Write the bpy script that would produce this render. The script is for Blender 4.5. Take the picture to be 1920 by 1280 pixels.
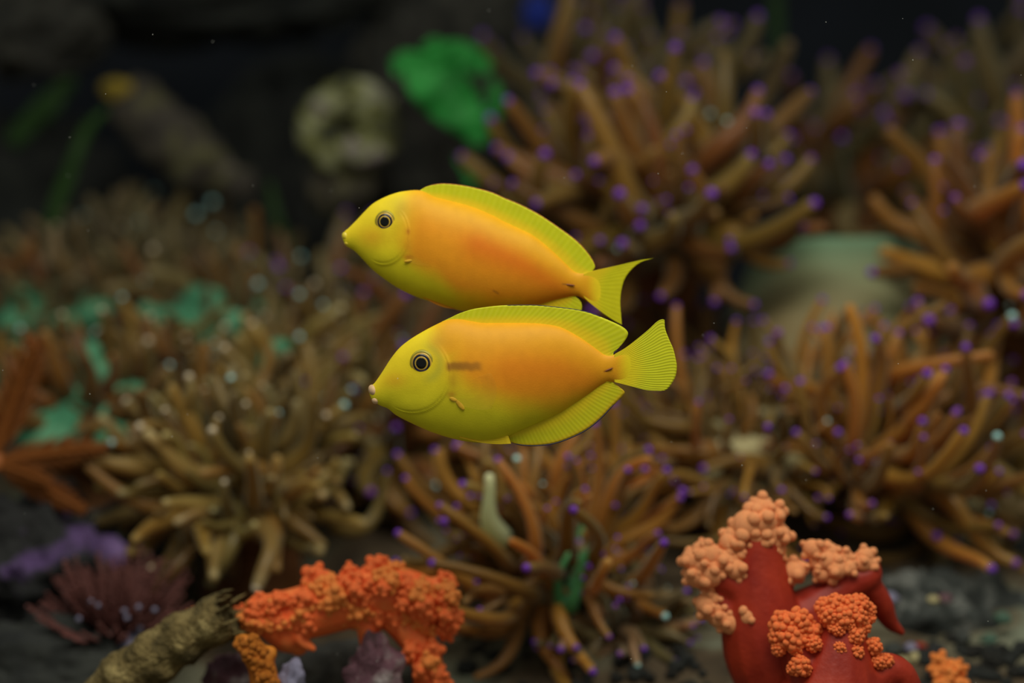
import bpy, bmesh, math, random
import numpy as np
from mathutils import Vector, Matrix, noise, Euler

for o in list(bpy.data.objects):
    bpy.data.objects.remove(o)
scene = bpy.context.scene
COL = scene.collection

# ------------------------------------------------------------------ camera
FOC = 50.0
K = 36.0 / FOC / 1920.0           # metres per pixel per metre of distance
ZC = 0.25                         # camera height above the tank bottom
cam_d = bpy.data.cameras.new('camera')
cam = bpy.data.objects.new('camera', cam_d)
COL.objects.link(cam)
cam.location = (0, 0, ZC)
cam.rotation_euler = (math.pi / 2, 0, 0)
cam_d.lens = FOC
cam_d.sensor_width = 36.0
cam_d.clip_start = 0.01
cam_d.clip_end = 20
cam_d.dof.use_dof = True
cam_d.dof.focus_distance = 0.599
cam_d.dof.aperture_fstop = 2.5
scene.camera = cam

# ------------------------------------------------------------------ world, lamps, exposure
world = bpy.data.worlds.new('water_world')
scene.world = world
world.use_nodes = True
bg = world.node_tree.nodes['Background']
bg.inputs[0].default_value = (0.72, 0.76, 0.66, 1)
bg.inputs[1].default_value = 0.26


def area(name, loc, target, sx, sy, power, color):
    d = bpy.data.lights.new(name, 'AREA')
    d.shape = 'RECTANGLE'
    d.size, d.size_y = sx, sy
    d.energy = power
    d.color = color
    o = bpy.data.objects.new(name, d)
    COL.objects.link(o)
    o.location = loc
    v = Vector(target) - Vector(loc)
    o.rotation_euler = v.to_track_quat('-Z', 'Y').to_euler()
    return o


area('tank_lamp_offscreen', (0.09, 0.34, ZC + 0.50), (0.09, 0.3401, 0.0), 0.70, 0.30, 4.7, (1.0, 0.99, 0.86))

vs = scene.view_settings
vs.view_transform = 'Standard'
vs.look = 'None'
vs.gamma = 1.0
vs.exposure = 0.0
vs.use_curve_mapping = False
scene.cycles.max_bounces = 6
scene.cycles.transmission_bounces = 4

R = random.Random(11)


def P(px, py, d):
    """the point seen at photo pixel (px, py) at distance d from the camera plane"""
    return Vector(((px - 960) * K * d, d, ZC - (py - 640) * K * d))


# ------------------------------------------------------------------ materials
def lin(r, g, b):
    f = lambda c: (c / 255 / 12.92) if c / 255 <= 0.04045 else ((c / 255 + 0.055) / 1.055) ** 2.4
    return (f(r), f(g), f(b), 1)


def nodes_of(name):
    m = bpy.data.materials.new(name)
    m.use_nodes = True
    nt = m.node_tree
    b = nt.nodes['Principled BSDF']
    return m, nt, b


def ramp(nt, stops, fac):
    r = nt.nodes.new('ShaderNodeValToRGB')
    el = r.color_ramp.elements
    el[0].position, el[0].color = stops[0]
    el[1].position, el[1].color = stops[-1]
    for p, c in stops[1:-1]:
        e = el.new(p)
        e.color = c
    nt.links.new(fac, r.inputs[0])
    return r


def noise_mat(name, stops, scale=60, detail=5, rough=0.7, bump=0.3, bscale=None, bdist=0.001, sheen=0, spec=0.3,
              transl=0.0, tcol=None, coat=0.0, distortion=0.4, vor=None):
    m, nt, b = nodes_of(name)
    tc = nt.nodes.new('ShaderNodeTexCoord')
    n = nt.nodes.new('ShaderNodeTexNoise')
    n.inputs['Scale'].default_value = scale
    n.inputs['Detail'].default_value = detail
    n.inputs['Distortion'].default_value = distortion
    nt.links.new(tc.outputs['Object'], n.inputs['Vector'])
    r = ramp(nt, stops, n.outputs['Fac'])
    nt.links.new(r.outputs[0], b.inputs['Base Color'])
    b.inputs['Roughness'].default_value = rough
    b.inputs['Specular IOR Level'].default_value = spec
    if sheen:
        b.inputs['Sheen Weight'].default_value = sheen
        b.inputs['Sheen Tint'].default_value = (0.7, 1.0, 0.9, 1)
        b.inputs['Sheen Roughness'].default_value = 0.4
    if coat:
        b.inputs['Coat Weight'].default_value = coat
        b.inputs['Coat Roughness'].default_value = 0.25
    if bump:
        n2 = nt.nodes.new('ShaderNodeTexNoise')
        n2.inputs['Scale'].default_value = bscale or scale * 4
        n2.inputs['Detail'].default_value = 4
        nt.links.new(tc.outputs['Object'], n2.inputs['Vector'])
        bp = nt.nodes.new('ShaderNodeBump')
        bp.inputs['Strength'].default_value = bump
        bp.inputs['Distance'].default_value = bdist
        nt.links.new(n2.outputs['Fac'], bp.inputs['Height'])
        nt.links.new(bp.outputs['Normal'], b.inputs['Normal'])
    if transl:
        t = nt.nodes.new('ShaderNodeBsdfTranslucent')
        if tcol:
            t.inputs[0].default_value = tcol
        else:
            nt.links.new(r.outputs[0], t.inputs[0])
        mx = nt.nodes.new('ShaderNodeMixShader')
        mx.inputs[0].default_value = transl
        out = nt.nodes['Material Output']
        nt.links.new(b.outputs[0], mx.inputs[1])
        nt.links.new(t.outputs[0], mx.inputs[2])
        nt.links.new(mx.outputs[0], out.inputs[0])
    return m


def tentacle_mat(name, base, mid, tip, transl=0.5, sheen=0.45):
    """one pigment all along with a slightly paler very end; every tentacle differs a little"""
    m, nt, b = nodes_of(name)
    tc = nt.nodes.new('ShaderNodeTexCoord')
    sp = nt.nodes.new('ShaderNodeSeparateXYZ')
    nt.links.new(tc.outputs['Object'], sp.inputs[0])
    r = ramp(nt, [(0.0, mid), (0.85, mid), (1.0, tip)], sp.outputs['Z'])
    oi = nt.nodes.new('ShaderNodeObjectInfo')
    hs = nt.nodes.new('ShaderNodeHueSaturation')
    mr = nt.nodes.new('ShaderNodeMapRange')
    mr.inputs[3].default_value = 0.68
    mr.inputs[4].default_value = 1.5
    nt.links.new(oi.outputs['Random'], mr.inputs[0])
    nt.links.new(mr.outputs[0], hs.inputs['Value'])
    mr2 = nt.nodes.new('ShaderNodeMapRange')
    mr2.inputs[3].default_value = 0.497
    mr2.inputs[4].default_value = 0.520
    ml = nt.nodes.new('ShaderNodeMath')
    ml.operation = 'FRACT'
    m7 = nt.nodes.new('ShaderNodeMath')
    m7.operation = 'MULTIPLY'
    m7.inputs[1].default_value = 17.3
    nt.links.new(oi.outputs['Random'], m7.inputs[0])
    nt.links.new(m7.outputs[0], ml.inputs[0])
    nt.links.new(ml.outputs[0], mr2.inputs[0])
    nt.links.new(mr2.outputs[0], hs.inputs['Hue'])
    nt.links.new(r.outputs[0], hs.inputs['Color'])
    nt.links.new(hs.outputs[0], b.inputs['Base Color'])
    b.inputs['Roughness'].default_value = 0.42
    b.inputs['Specular IOR Level'].default_value = 0.45
    b.inputs['Sheen Weight'].default_value = sheen
    b.inputs['Sheen Tint'].default_value = (0.65, 1.0, 0.9, 1)
    b.inputs['Sheen Roughness'].default_value = 0.45
    b.inputs['Coat Weight'].default_value = 0.35
    b.inputs['Coat Roughness'].default_value = 0.3
    b.inputs['Coat Tint'].default_value = (0.8, 1.0, 0.95, 1)
    t = nt.nodes.new('ShaderNodeBsdfTranslucent')
    nt.links.new(hs.outputs[0], t.inputs[0])
    mx = nt.nodes.new('ShaderNodeMixShader')
    mx.inputs[0].default_value = transl
    out = nt.nodes['Material Output']
    nt.links.new(b.outputs[0], mx.inputs[1])
    nt.links.new(t.outputs[0], mx.inputs[2])
    nt.links.new(mx.outputs[0], out.inputs[0])
    return m


def plain(name, col, rough=0.4, spec=0.5, transp=0.0, transl=0.0):
    m, nt, b = nodes_of(name)
    tc = nt.nodes.new('ShaderNodeTexCoord')
    n = nt.nodes.new('ShaderNodeTexNoise')
    n.inputs['Scale'].default_value = 300
    nt.links.new(tc.outputs['Object'], n.inputs['Vector'])
    c2 = tuple(min(1, c * 1.25) for c in col[:3]) + (1,)
    c1 = tuple(c * 0.85 for c in col[:3]) + (1,)
    r = ramp(nt, [(0.3, c1), (0.7, c2)], n.outputs['Fac'])
    nt.links.new(r.outputs[0], b.inputs['Base Color'])
    b.inputs['Roughness'].default_value = rough
    b.inputs['Specular IOR Level'].default_value = spec
    out = nt.nodes['Material Output']
    last = b.outputs[0]
    if transl:
        t = nt.nodes.new('ShaderNodeBsdfTranslucent')
        nt.links.new(r.outputs[0], t.inputs[0])
        mx = nt.nodes.new('ShaderNodeMixShader')
        mx.inputs[0].default_value = transl
        nt.links.new(last, mx.inputs[1])
        nt.links.new(t.outputs[0], mx.inputs[2])
        last = mx.outputs[0]
    if transp:
        t = nt.nodes.new('ShaderNodeBsdfTransparent')
        mx = nt.nodes.new('ShaderNodeMixShader')
        mx.inputs[0].default_value = transp
        nt.links.new(last, mx.inputs[1])
        nt.links.new(t.outputs[0], mx.inputs[2])
        last = mx.outputs[0]
    nt.links.new(last, out.inputs[0])
    return m


def pigment_mat(name, transl=0.0, rough=0.5, spec=0.16, scales=True):
    m, nt, b = nodes_of(name)
    a = nt.nodes.new('ShaderNodeAttribute')
    a.attribute_name = 'pigment'
    tc = nt.nodes.new('ShaderNodeTexCoord')
    n = nt.nodes.new('ShaderNodeTexNoise')
    n.inputs['Scale'].default_value = 220
    n.inputs['Detail'].default_value = 4
    nt.links.new(tc.outputs['Object'], n.inputs['Vector'])
    hs = nt.nodes.new('ShaderNodeHueSaturation')
    mr = nt.nodes.new('ShaderNodeMapRange')
    mr.inputs[3].default_value = 0.9
    mr.inputs[4].default_value = 1.1
    nt.links.new(n.outputs['Fac'], mr.inputs[0])
    nt.links.new(mr.outputs[0], hs.inputs['Value'])
    nt.links.new(a.outputs['Color'], hs.inputs['Color'])
    nt.links.new(hs.outputs[0], b.inputs['Base Color'])
    b.inputs['Roughness'].default_value = rough
    b.inputs['Specular IOR Level'].default_value = spec
    if scales:
        v = nt.nodes.new('ShaderNodeTexVoronoi')
        v.inputs['Scale'].default_value = 1500
        nt.links.new(tc.outputs['Object'], v.inputs['Vector'])
        bp = nt.nodes.new('ShaderNodeBump')
        bp.inputs['Strength'].default_value = 0.06
        bp.inputs['Distance'].default_value = 0.0003
        nt.links.new(v.outputs['Distance'], bp.inputs['Height'])
        nt.links.new(bp.outputs['Normal'], b.inputs['Normal'])
    if transl:
        t = nt.nodes.new('ShaderNodeBsdfTranslucent')
        nt.links.new(hs.outputs[0], t.inputs[0])
        mx = nt.nodes.new('ShaderNodeMixShader')
        mx.inputs[0].default_value = transl
        out = nt.nodes['Material Output']
        nt.links.new(b.outputs[0], mx.inputs[1])
        nt.links.new(t.outputs[0], mx.inputs[2])
        nt.links.new(mx.outputs[0], out.inputs[0])
    return m


M = {}
M['fish'] = pigment_mat('fish_skin')
M['fin'] = pigment_mat('fish_fin', transl=0.10, scales=False)
M['eye_gold'] = plain('eye_gold', lin(205, 165, 60), 0.3)
M['eye_skin'] = plain('eye_skin', lin(165, 150, 40), 0.4)
M['eye_dark'] = plain('eye_dark', (0.006, 0.007, 0.02, 1), 0.25)
M['eye_blue'] = plain('eye_blue', (0.02, 0.02, 0.16, 1), 0.25)
M['pupil'] = plain('pupil', (0.001, 0.001, 0.001, 1), 0.12)
M['lip_pale'] = plain('lip_pale', lin(205, 168, 128), 0.5, 0.2)
M['lip_yellow'] = plain('lip_yellow', lin(215, 190, 50), 0.4)
M['pec_yellow'] = plain('pec_yellow', lin(205, 160, 40), 0.5, 0.2)
M['edge_dark'] = plain('edge_dark', (0.012, 0.012, 0.05, 1), 0.5)
M['edge_orange'] = plain('edge_orange', lin(190, 110, 30), 0.5)
M['clear_fin'] = plain('clear_fin', lin(205, 165, 60), 0.45, spec=0.2, transp=0.93)
M['spine'] = plain('spine', lin(120, 60, 20), 0.5)

M['t_brown'] = tentacle_mat('tentacle_brown', lin(122, 72, 28), lin(162, 112, 50), lin(188, 146, 84))
M['t_amber'] = tentacle_mat('tentacle_amber', lin(156, 86, 26), lin(194, 126, 50), lin(206, 154, 84))
M['t_rust'] = tentacle_mat('tentacle_rust', lin(112, 54, 22), lin(150, 90, 40), lin(172, 120, 68))
M['t_straw'] = tentacle_mat('tentacle_straw', lin(108, 68, 34), lin(165, 128, 70), lin(205, 178, 130), sheen=0.35)
M['t_dusky'] = tentacle_mat('tentacle_dusky', lin(120, 92, 60), lin(146, 116, 76), lin(160, 134, 98))
M['t_pink'] = tentacle_mat('tentacle_pink', lin(140, 85, 55), lin(180, 128, 92), lin(205, 165, 135))
M['t_teal'] = tentacle_mat('tentacle_teal', lin(70, 130, 72), lin(95, 165, 100), lin(140, 190, 135))
M['t_pale'] = tentacle_mat('tentacle_pale', lin(150, 160, 120), lin(205, 205, 165), lin(225, 220, 185))
M['tip_purple'] = plain('tip_purple', (0.16, 0.028, 0.42, 1), 0.3)
M['tip_violet'] = plain('tip_violet', (0.20, 0.05, 0.30, 1), 0.35)
M['tip_glint'] = plain('tip_glint', (0.40, 0.72, 0.70, 1), 0.3)  # pale cyan tips: sparkles of lamp light put into the tip colour
M['tip_cream'] = plain('tip_cream', lin(215, 195, 165), 0.4)
M['disc_brown'] = noise_mat('disc_brown', [(0.3, lin(92, 55, 28)), (0.7, lin(140, 95, 52))], 70)
M['disc_pale'] = noise_mat('disc_pale', [(0.3, lin(150, 135, 92)), (0.7, lin(200, 188, 140))], 60, sheen=0.3)
M['disc_teal'] = noise_mat('disc_teal', [(0.3, lin(58, 112, 82)), (0.5, lin(78, 152, 112)), (0.75, lin(130, 185, 145))], 55, sheen=0.2)
M['column'] = noise_mat('column_skin', [(0.3, lin(98, 58, 30)), (0.7, lin(146, 96, 54))], 50)
M['cup'] = noise_mat('cup_skin', [(0.25, lin(120, 110, 72)), (0.5, lin(140, 148, 108)), (0.75, lin(120, 185, 145))], 14, sheen=0.2)
def cup_mat():
    m = M['cup']
    nt = m.node_tree
    b = nt.nodes['Principled BSDF']
    src = b.inputs['Base Color'].links[0].from_socket
    tc = nt.nodes.new('ShaderNodeTexCoord')
    sp = nt.nodes.new('ShaderNodeSeparateXYZ')
    nt.links.new(tc.outputs['Generated'], sp.inputs[0])
    r = ramp(nt, [(0.0, lin(165, 128, 88)), (0.55, lin(160, 132, 92)), (0.82, lin(138, 142, 106)), (0.97, lin(100, 150, 120))], sp.outputs['Z'])
    mx = nt.nodes.new('ShaderNodeMix')
    mx.data_type = 'RGBA'
    mx.inputs[0].default_value = 0.65
    nt.links.new(src, mx.inputs[6])
    nt.links.new(r.outputs[0], mx.inputs[7])
    nt.links.new(mx.outputs[2], b.inputs['Base Color'])


cup_mat()
M['rock_dark'] = noise_mat('rock_dark', [(0.3, (0.020, 0.020, 0.018, 1)), (0.5, (0.045, 0.042, 0.036, 1)), (0.7, (0.09, 0.085, 0.07, 1))], 55, 8, 0.85, 0.8, 160, 0.003)
M['rock_black'] = noise_mat('rock_black', [(0.3, (0.016, 0.017, 0.018, 1)), (0.7, (0.046, 0.048, 0.042, 1))], 30, 8, 0.9, 0.6, 120, 0.003)
M['rock_purple'] = noise_mat('rock_purple', [(0.3, (0.012, 0.011, 0.012, 1)), (0.54, (0.022, 0.022, 0.022, 1)), (0.62, (0.10, 0.055, 0.16, 1)), (0.78, (0.24, 0.15, 0.34, 1))], 26, 8, 0.8, 0.8, 160, 0.003)
M['rock_grey'] = noise_mat('rock_grey', [(0.3, (0.012, 0.013, 0.012, 1)), (0.52, (0.05, 0.055, 0.05, 1)), (0.72, (0.22, 0.22, 0.20, 1))], 75, 8, 0.85, 0.8, 220, 0.003)
M['rock_mauve'] = noise_mat('rock_mauve', [(0.3, (0.04, 0.018, 0.02, 1)), (0.5, (0.14, 0.06, 0.08, 1)), (0.62, (0.26, 0.20, 0.20, 1)), (0.74, (0.55, 0.5, 0.5, 1))], 60, 8, 0.8, 0.7, 200, 0.003)
M['rock_lilac'] = noise_mat('rock_lilac', [(0.3, (0.12, 0.11, 0.17, 1)), (0.7, (0.34, 0.32, 0.46, 1))], 60, 6, 0.8, 0.5, 200, 0.002)
M['rock_log'] = noise_mat('rock_log', [(0.3, (0.035, 0.03, 0.026, 1)), (0.5, (0.08, 0.066, 0.053, 1)), (0.62, (0.13, 0.12, 0.05, 1)), (0.75, (0.16, 0.12, 0.15, 1))], 34, 6, 0.85, 0.7, 120, 0.004)
M['hole_coral'] = noise_mat('hole_coral', [(0.28, (0.03, 0.03, 0.02, 1)), (0.38, (0.07, 0.07, 0.045, 1)), (0.46, (0.24, 0.24, 0.07, 1)), (0.55, (0.44, 0.44, 0.27, 1)), (0.63, (0.34, 0.25, 0.31, 1)), (0.74, (0.06, 0.06, 0.05, 1))], 38, 6, 0.8, 0.8, 140, 0.004)
M['yellow_sponge'] = noise_mat('yellow_sponge', [(0.3, (0.20, 0.13, 0.01, 1)), (0.7, (0.45, 0.32, 0.04, 1))], 60)
M['floor'] = noise_mat('reef_floor', [(0.3, (0.03, 0.022, 0.014, 1)), (0.47, (0.09, 0.062, 0.035, 1)), (0.58, (0.14, 0.125, 0.08, 1)), (0.72, (0.22, 0.25, 0.18, 1))], 16, 9, 0.9, 0.8, 90, 0.004)
M['back'] = noise_mat('tank_back', [(0.3, (0.010, 0.013, 0.020, 1)), (0.7, (0.018, 0.022, 0.036, 1))], 5, 3, 0.8, 0)
M['coral_trunk'] = noise_mat('coral_trunk', [(0.3, lin(142, 32, 20)), (0.7, lin(182, 56, 30))], 60, 5, 0.5, 0.3, 400, 0.0008, transl=0.12)
M['coral_knob'] = noise_mat('coral_knob', [(0.3, lin(255, 120, 62)), (0.5, lin(255, 162, 104)), (0.7, lin(255, 204, 150))], 130, 5, 0.5, 0.5, 700, 0.0008)
M['coral_knob_red'] = noise_mat('coral_knob_red', [(0.3, lin(252, 92, 40)), (0.7, lin(255, 152, 84))], 160, 5, 0.5, 0.5, 800, 0.0006)
M['coral_orange'] = noise_mat('coral_orange', [(0.3, lin(252, 94, 42)), (0.7, lin(255, 138, 72))], 90, 5, 0.5, 0.4, 500, 0.0008)
M['coral_orange2'] = noise_mat('coral_orange2', [(0.3, lin(244, 116, 50)), (0.7, lin(254, 164, 80))], 90, 5, 0.5, 0.4, 500, 0.0008)
M['tube'] = noise_mat('worm_tube', [(0.3, lin(70, 60, 34)), (0.5, lin(118, 100, 60)), (0.75, lin(172, 152, 100))], 90, 8, 0.9, 1.0, 420, 0.003)
M['tube_in'] = plain('tube_inside', lin(108, 92, 56), 0.9)
M['ochre'] = noise_mat('ochre_sponge', [(0.3, lin(170, 85, 20)), (0.7, lin(225, 140, 45))], 120, 5, 0.6, 0.6, 500, 0.001)
M['plume'] = noise_mat('orange_plume', [(0.3, lin(132, 70, 26)), (0.7, lin(172, 104, 44))], 80, 4, 0.6, 0, transl=0.35)
M['plume_core'] = noise_mat('orange_plume_core', [(0.3, lin(150, 76, 30)), (0.7, lin(190, 118, 64))], 60, 4, 0.5, 0)
M['fan_worm'] = noise_mat('fan_worm', [(0.3, lin(92, 46, 46)), (0.55, lin(140, 84, 76)), (0.75, lin(180, 150, 150))], 70, 4, 0.6, 0, transl=0.25)
M['algae'] = noise_mat('green_algae', [(0.3, lin(30, 125, 45)), (0.7, lin(75, 205, 95))], 25, 4, 0.5, 0.2, transl=0.3)
M['weed'] = noise_mat('dark_weed', [(0.3, lin(32, 62, 20)), (0.7, lin(58, 96, 34))], 25, 4, 0.5, 0.2, transl=0.3)
M['blue'] = noise_mat('blue_sponge', [(0.3, (0.01, 0.02, 0.22, 1)), (0.7, (0.02, 0.05, 0.42, 1))], 40)
M['moss'] = noise_mat('moss_stone', [(0.3, (0.03, 0.05, 0.03, 1)), (0.7, (0.12, 0.22, 0.16, 1))], 90)
M['speck'] = plain('speck', (0.8, 0.8, 0.75, 1), 0.6)


for q in ('coral_trunk', 'coral_knob', 'coral_knob_red', 'coral_orange', 'coral_orange2'):
    b_ = M[q].node_tree.nodes['Principled BSDF']
    b_.inputs['Subsurface Weight'].default_value = 0.12
    b_.inputs['Subsurface Radius'].default_value = (1.0, 0.25, 0.12)
    b_.inputs['Subsurface Scale'].default_value = 0.003


# ------------------------------------------------------------------ helpers
def link(o, parent=None):
    COL.objects.link(o)
    if parent is not None:
        o.parent = parent
    return o


def mesh_from(name, verts, faces, mat=None, smooth=True):
    me = bpy.data.meshes.new(name)
    me.from_pydata([tuple(v) for v in verts], [], faces)
    if mat is not None:
        me.materials.append(mat)
    if smooth:
        me.shade_smooth()
    me.update()
    return me


def obj(name, me, parent=None, loc=None):
    o = bpy.data.objects.new(name, me)
    link(o, parent)
    if loc is not None:
        o.location = loc
    return o


def empty(name, loc):
    o = bpy.data.objects.new(name, None)
    o.empty_display_size = 0.01
    link(o)
    o.location = loc
    return o


def tag(o, label, cat, group=None):
    o['label'] = label
    o['category'] = cat
    if group:
        o['group'] = group
    return o


def structure(o, label=None):
    o['kind'] = 'structure'
    if label:
        o['label'] = label
    return o


def catmull(pts, n):
    """dense smooth polyline through pts, resampled by arc length"""
    pts = np.array(pts, float)
    if len(pts) > 2:
        out = []
        p = np.vstack([2 * pts[0] - pts[1], pts, 2 * pts[-1] - pts[-2]])
        for i in range(1, len(p) - 2):
            for t in np.linspace(0, 1, 16, endpoint=False):
                a, b, c, d = p[i - 1], p[i], p[i + 1], p[i + 2]
                out.append(0.5 * ((2 * b) + (c - a) * t + (2 * a - 5 * b + 4 * c - d) * t * t + (3 * b - a - 3 * c + d) * t ** 3))
        out.append(pts[-1])
        pts = np.array(out)
    seg = np.linalg.norm(np.diff(pts, axis=0), axis=1)
    s = np.concatenate([[0], np.cumsum(seg)])
    s /= s[-1]
    t = np.linspace(0, 1, n)
    return np.stack([np.interp(t, s, pts[:, k]) for k in range(pts.shape[1])], 1)


def sweep(path, radii, sides=10, cap=True, verts=None, faces=None):
    """round tube along a list of Vectors"""
    verts = [] if verts is None else verts
    faces = [] if faces is None else faces
    n = len(path)
    up = Vector((0.31, 0.87, 0.21)).normalized()
    first = len(verts)
    for i in range(n):
        a = path[max(0, i - 1)]
        b = path[min(n - 1, i + 1)]
        t = (b - a).normalized()
        u = up - t * up.dot(t)
        u.normalize()
        w = t.cross(u)
        up = u
        for j in range(sides):
            an = 2 * math.pi * j / sides
            verts.append(path[i] + (u * math.cos(an) + w * math.sin(an)) * radii[i])
    for i in range(n - 1):
        for j in range(sides):
            a = first + i * sides + j
            b = first + i * sides + (j + 1) % sides
            faces.append((a, b, b + sides, a + sides))
    if cap:
        faces.append(tuple(first + j for j in reversed(range(sides))))
        faces.append(tuple(first + (n - 1) * sides + j for j in range(sides)))
    return verts, faces


def V3(p):
    return [Vector(q) for q in p]


def ico(sub):
    bm = bmesh.new()
    bmesh.ops.create_icosphere(bm, subdivisions=sub, radius=1.0)
    v = [x.co.copy() for x in bm.verts]
    bm.verts.index_update()
    f = [tuple(y.index for y in x.verts) for x in bm.faces]
    bm.free()
    return v, f


ICO = {s: ico(s) for s in (1, 2, 3, 4, 5)}


def fbm(v, oct=5):
    return noise.fractal(v, 0.9, 2.1, oct)


def rock_mesh(name, rad, seed, mat, sub=4, amp=0.28, freq=1.6):
    vs_, fs_ = ICO[sub]
    off = Vector((seed * 3.17, seed * 1.31, seed * 7.7))
    out = []
    for v in vs_:
        k = 1 + amp * fbm(v * freq + off) + amp * 0.25 * fbm(v * freq * 5 + off)
        out.append(Vector((v.x * rad[0], v.y * rad[1], v.z * rad[2])) * k)
    return mesh_from(name, out, fs_, mat)


def rock(name, label, cat, pos, rad, seed, mat, rot=(0, 0, 0), **kw):
    o = obj(name, rock_mesh(name, rad, seed, mat, **kw), None, pos)
    o.rotation_euler = rot
    return tag(o, label, cat)


# ------------------------------------------------------------------ setting: reef slope, tank back
HY = [0.30, 0.60, 0.72, 0.80, 0.90, 1.00, 1.10, 1.20, 1.40, 1.70]
HZ = [0.02, 0.045, 0.062, 0.085, 0.135, 0.185, 0.215, 0.215, 0.205, 0.20]


def ground(x, y):
    z = float(np.interp(y, HY, HZ))
    z += 0.012 * fbm(Vector((x * 9, y * 9, 3.1)), 4)
    z += 0.02 * math.tanh((x - 0.02) * 9) * (1 if y < 1.0 else max(0, 1 - (y - 1) * 5)) * (1 if y > .75 else max(0, (y - .6) / .15))
    return z


def build_floor():
    nx, ny = 150, 130
    vs_, fs_ = [], []
    for j in range(ny + 1):
        y = 0.30 + 1.40 * j / ny
        for i in range(nx + 1):
            x = -1.0 + 2.0 * i / nx
            q = Vector((x * 45, y * 45, 0))
            vs_.append((x, y, ground(x, y) + 0.0045 * fbm(q, 4)))
    for j in range(ny):
        for i in range(nx):
            a = j * (nx + 1) + i
            fs_.append((a, a + 1, a + nx + 2, a + nx + 1))
    o = obj('floor', mesh_from('floor', vs_, fs_, M['floor']))
    structure(o, 'dark rocky reef slope with greenish grey sand patches')


build_floor()


def slab(name, lo, hi, mat):
    bm = bmesh.new()
    bmesh.ops.create_cube(bm, size=1.0)
    for v in bm.verts:
        for k in range(3):
            v.co[k] = lo[k] if v.co[k] < 0 else hi[k]
    me = bpy.data.meshes.new(name)
    bm.to_mesh(me)
    bm.free()
    me.materials.append(mat)
    return obj(name, me)


structure(slab('wall_back', (-1.0, 1.68, 0), (1.0, 1.72, 0.95), M['back']), 'dark navy back wall of the tank')


# ------------------------------------------------------------------ fish
def smooth(a, b, x):
    t = min(1, max(0, (x - a) / (b - a)))
    return t * t * (3 - 2 * t)


def mixc(a, b, t):
    return tuple(a[i] + (b[i] - a[i]) * t for i in range(3))


def set_pigment(me, cols):
    at = me.attributes.new('pigment', 'FLOAT_COLOR', 'POINT')
    flat = np.ones((len(cols), 4), np.float32)
    flat[:, :3] = np.array(cols, np.float32)
    at.data.foreach_set('color', flat.ravel())


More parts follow.
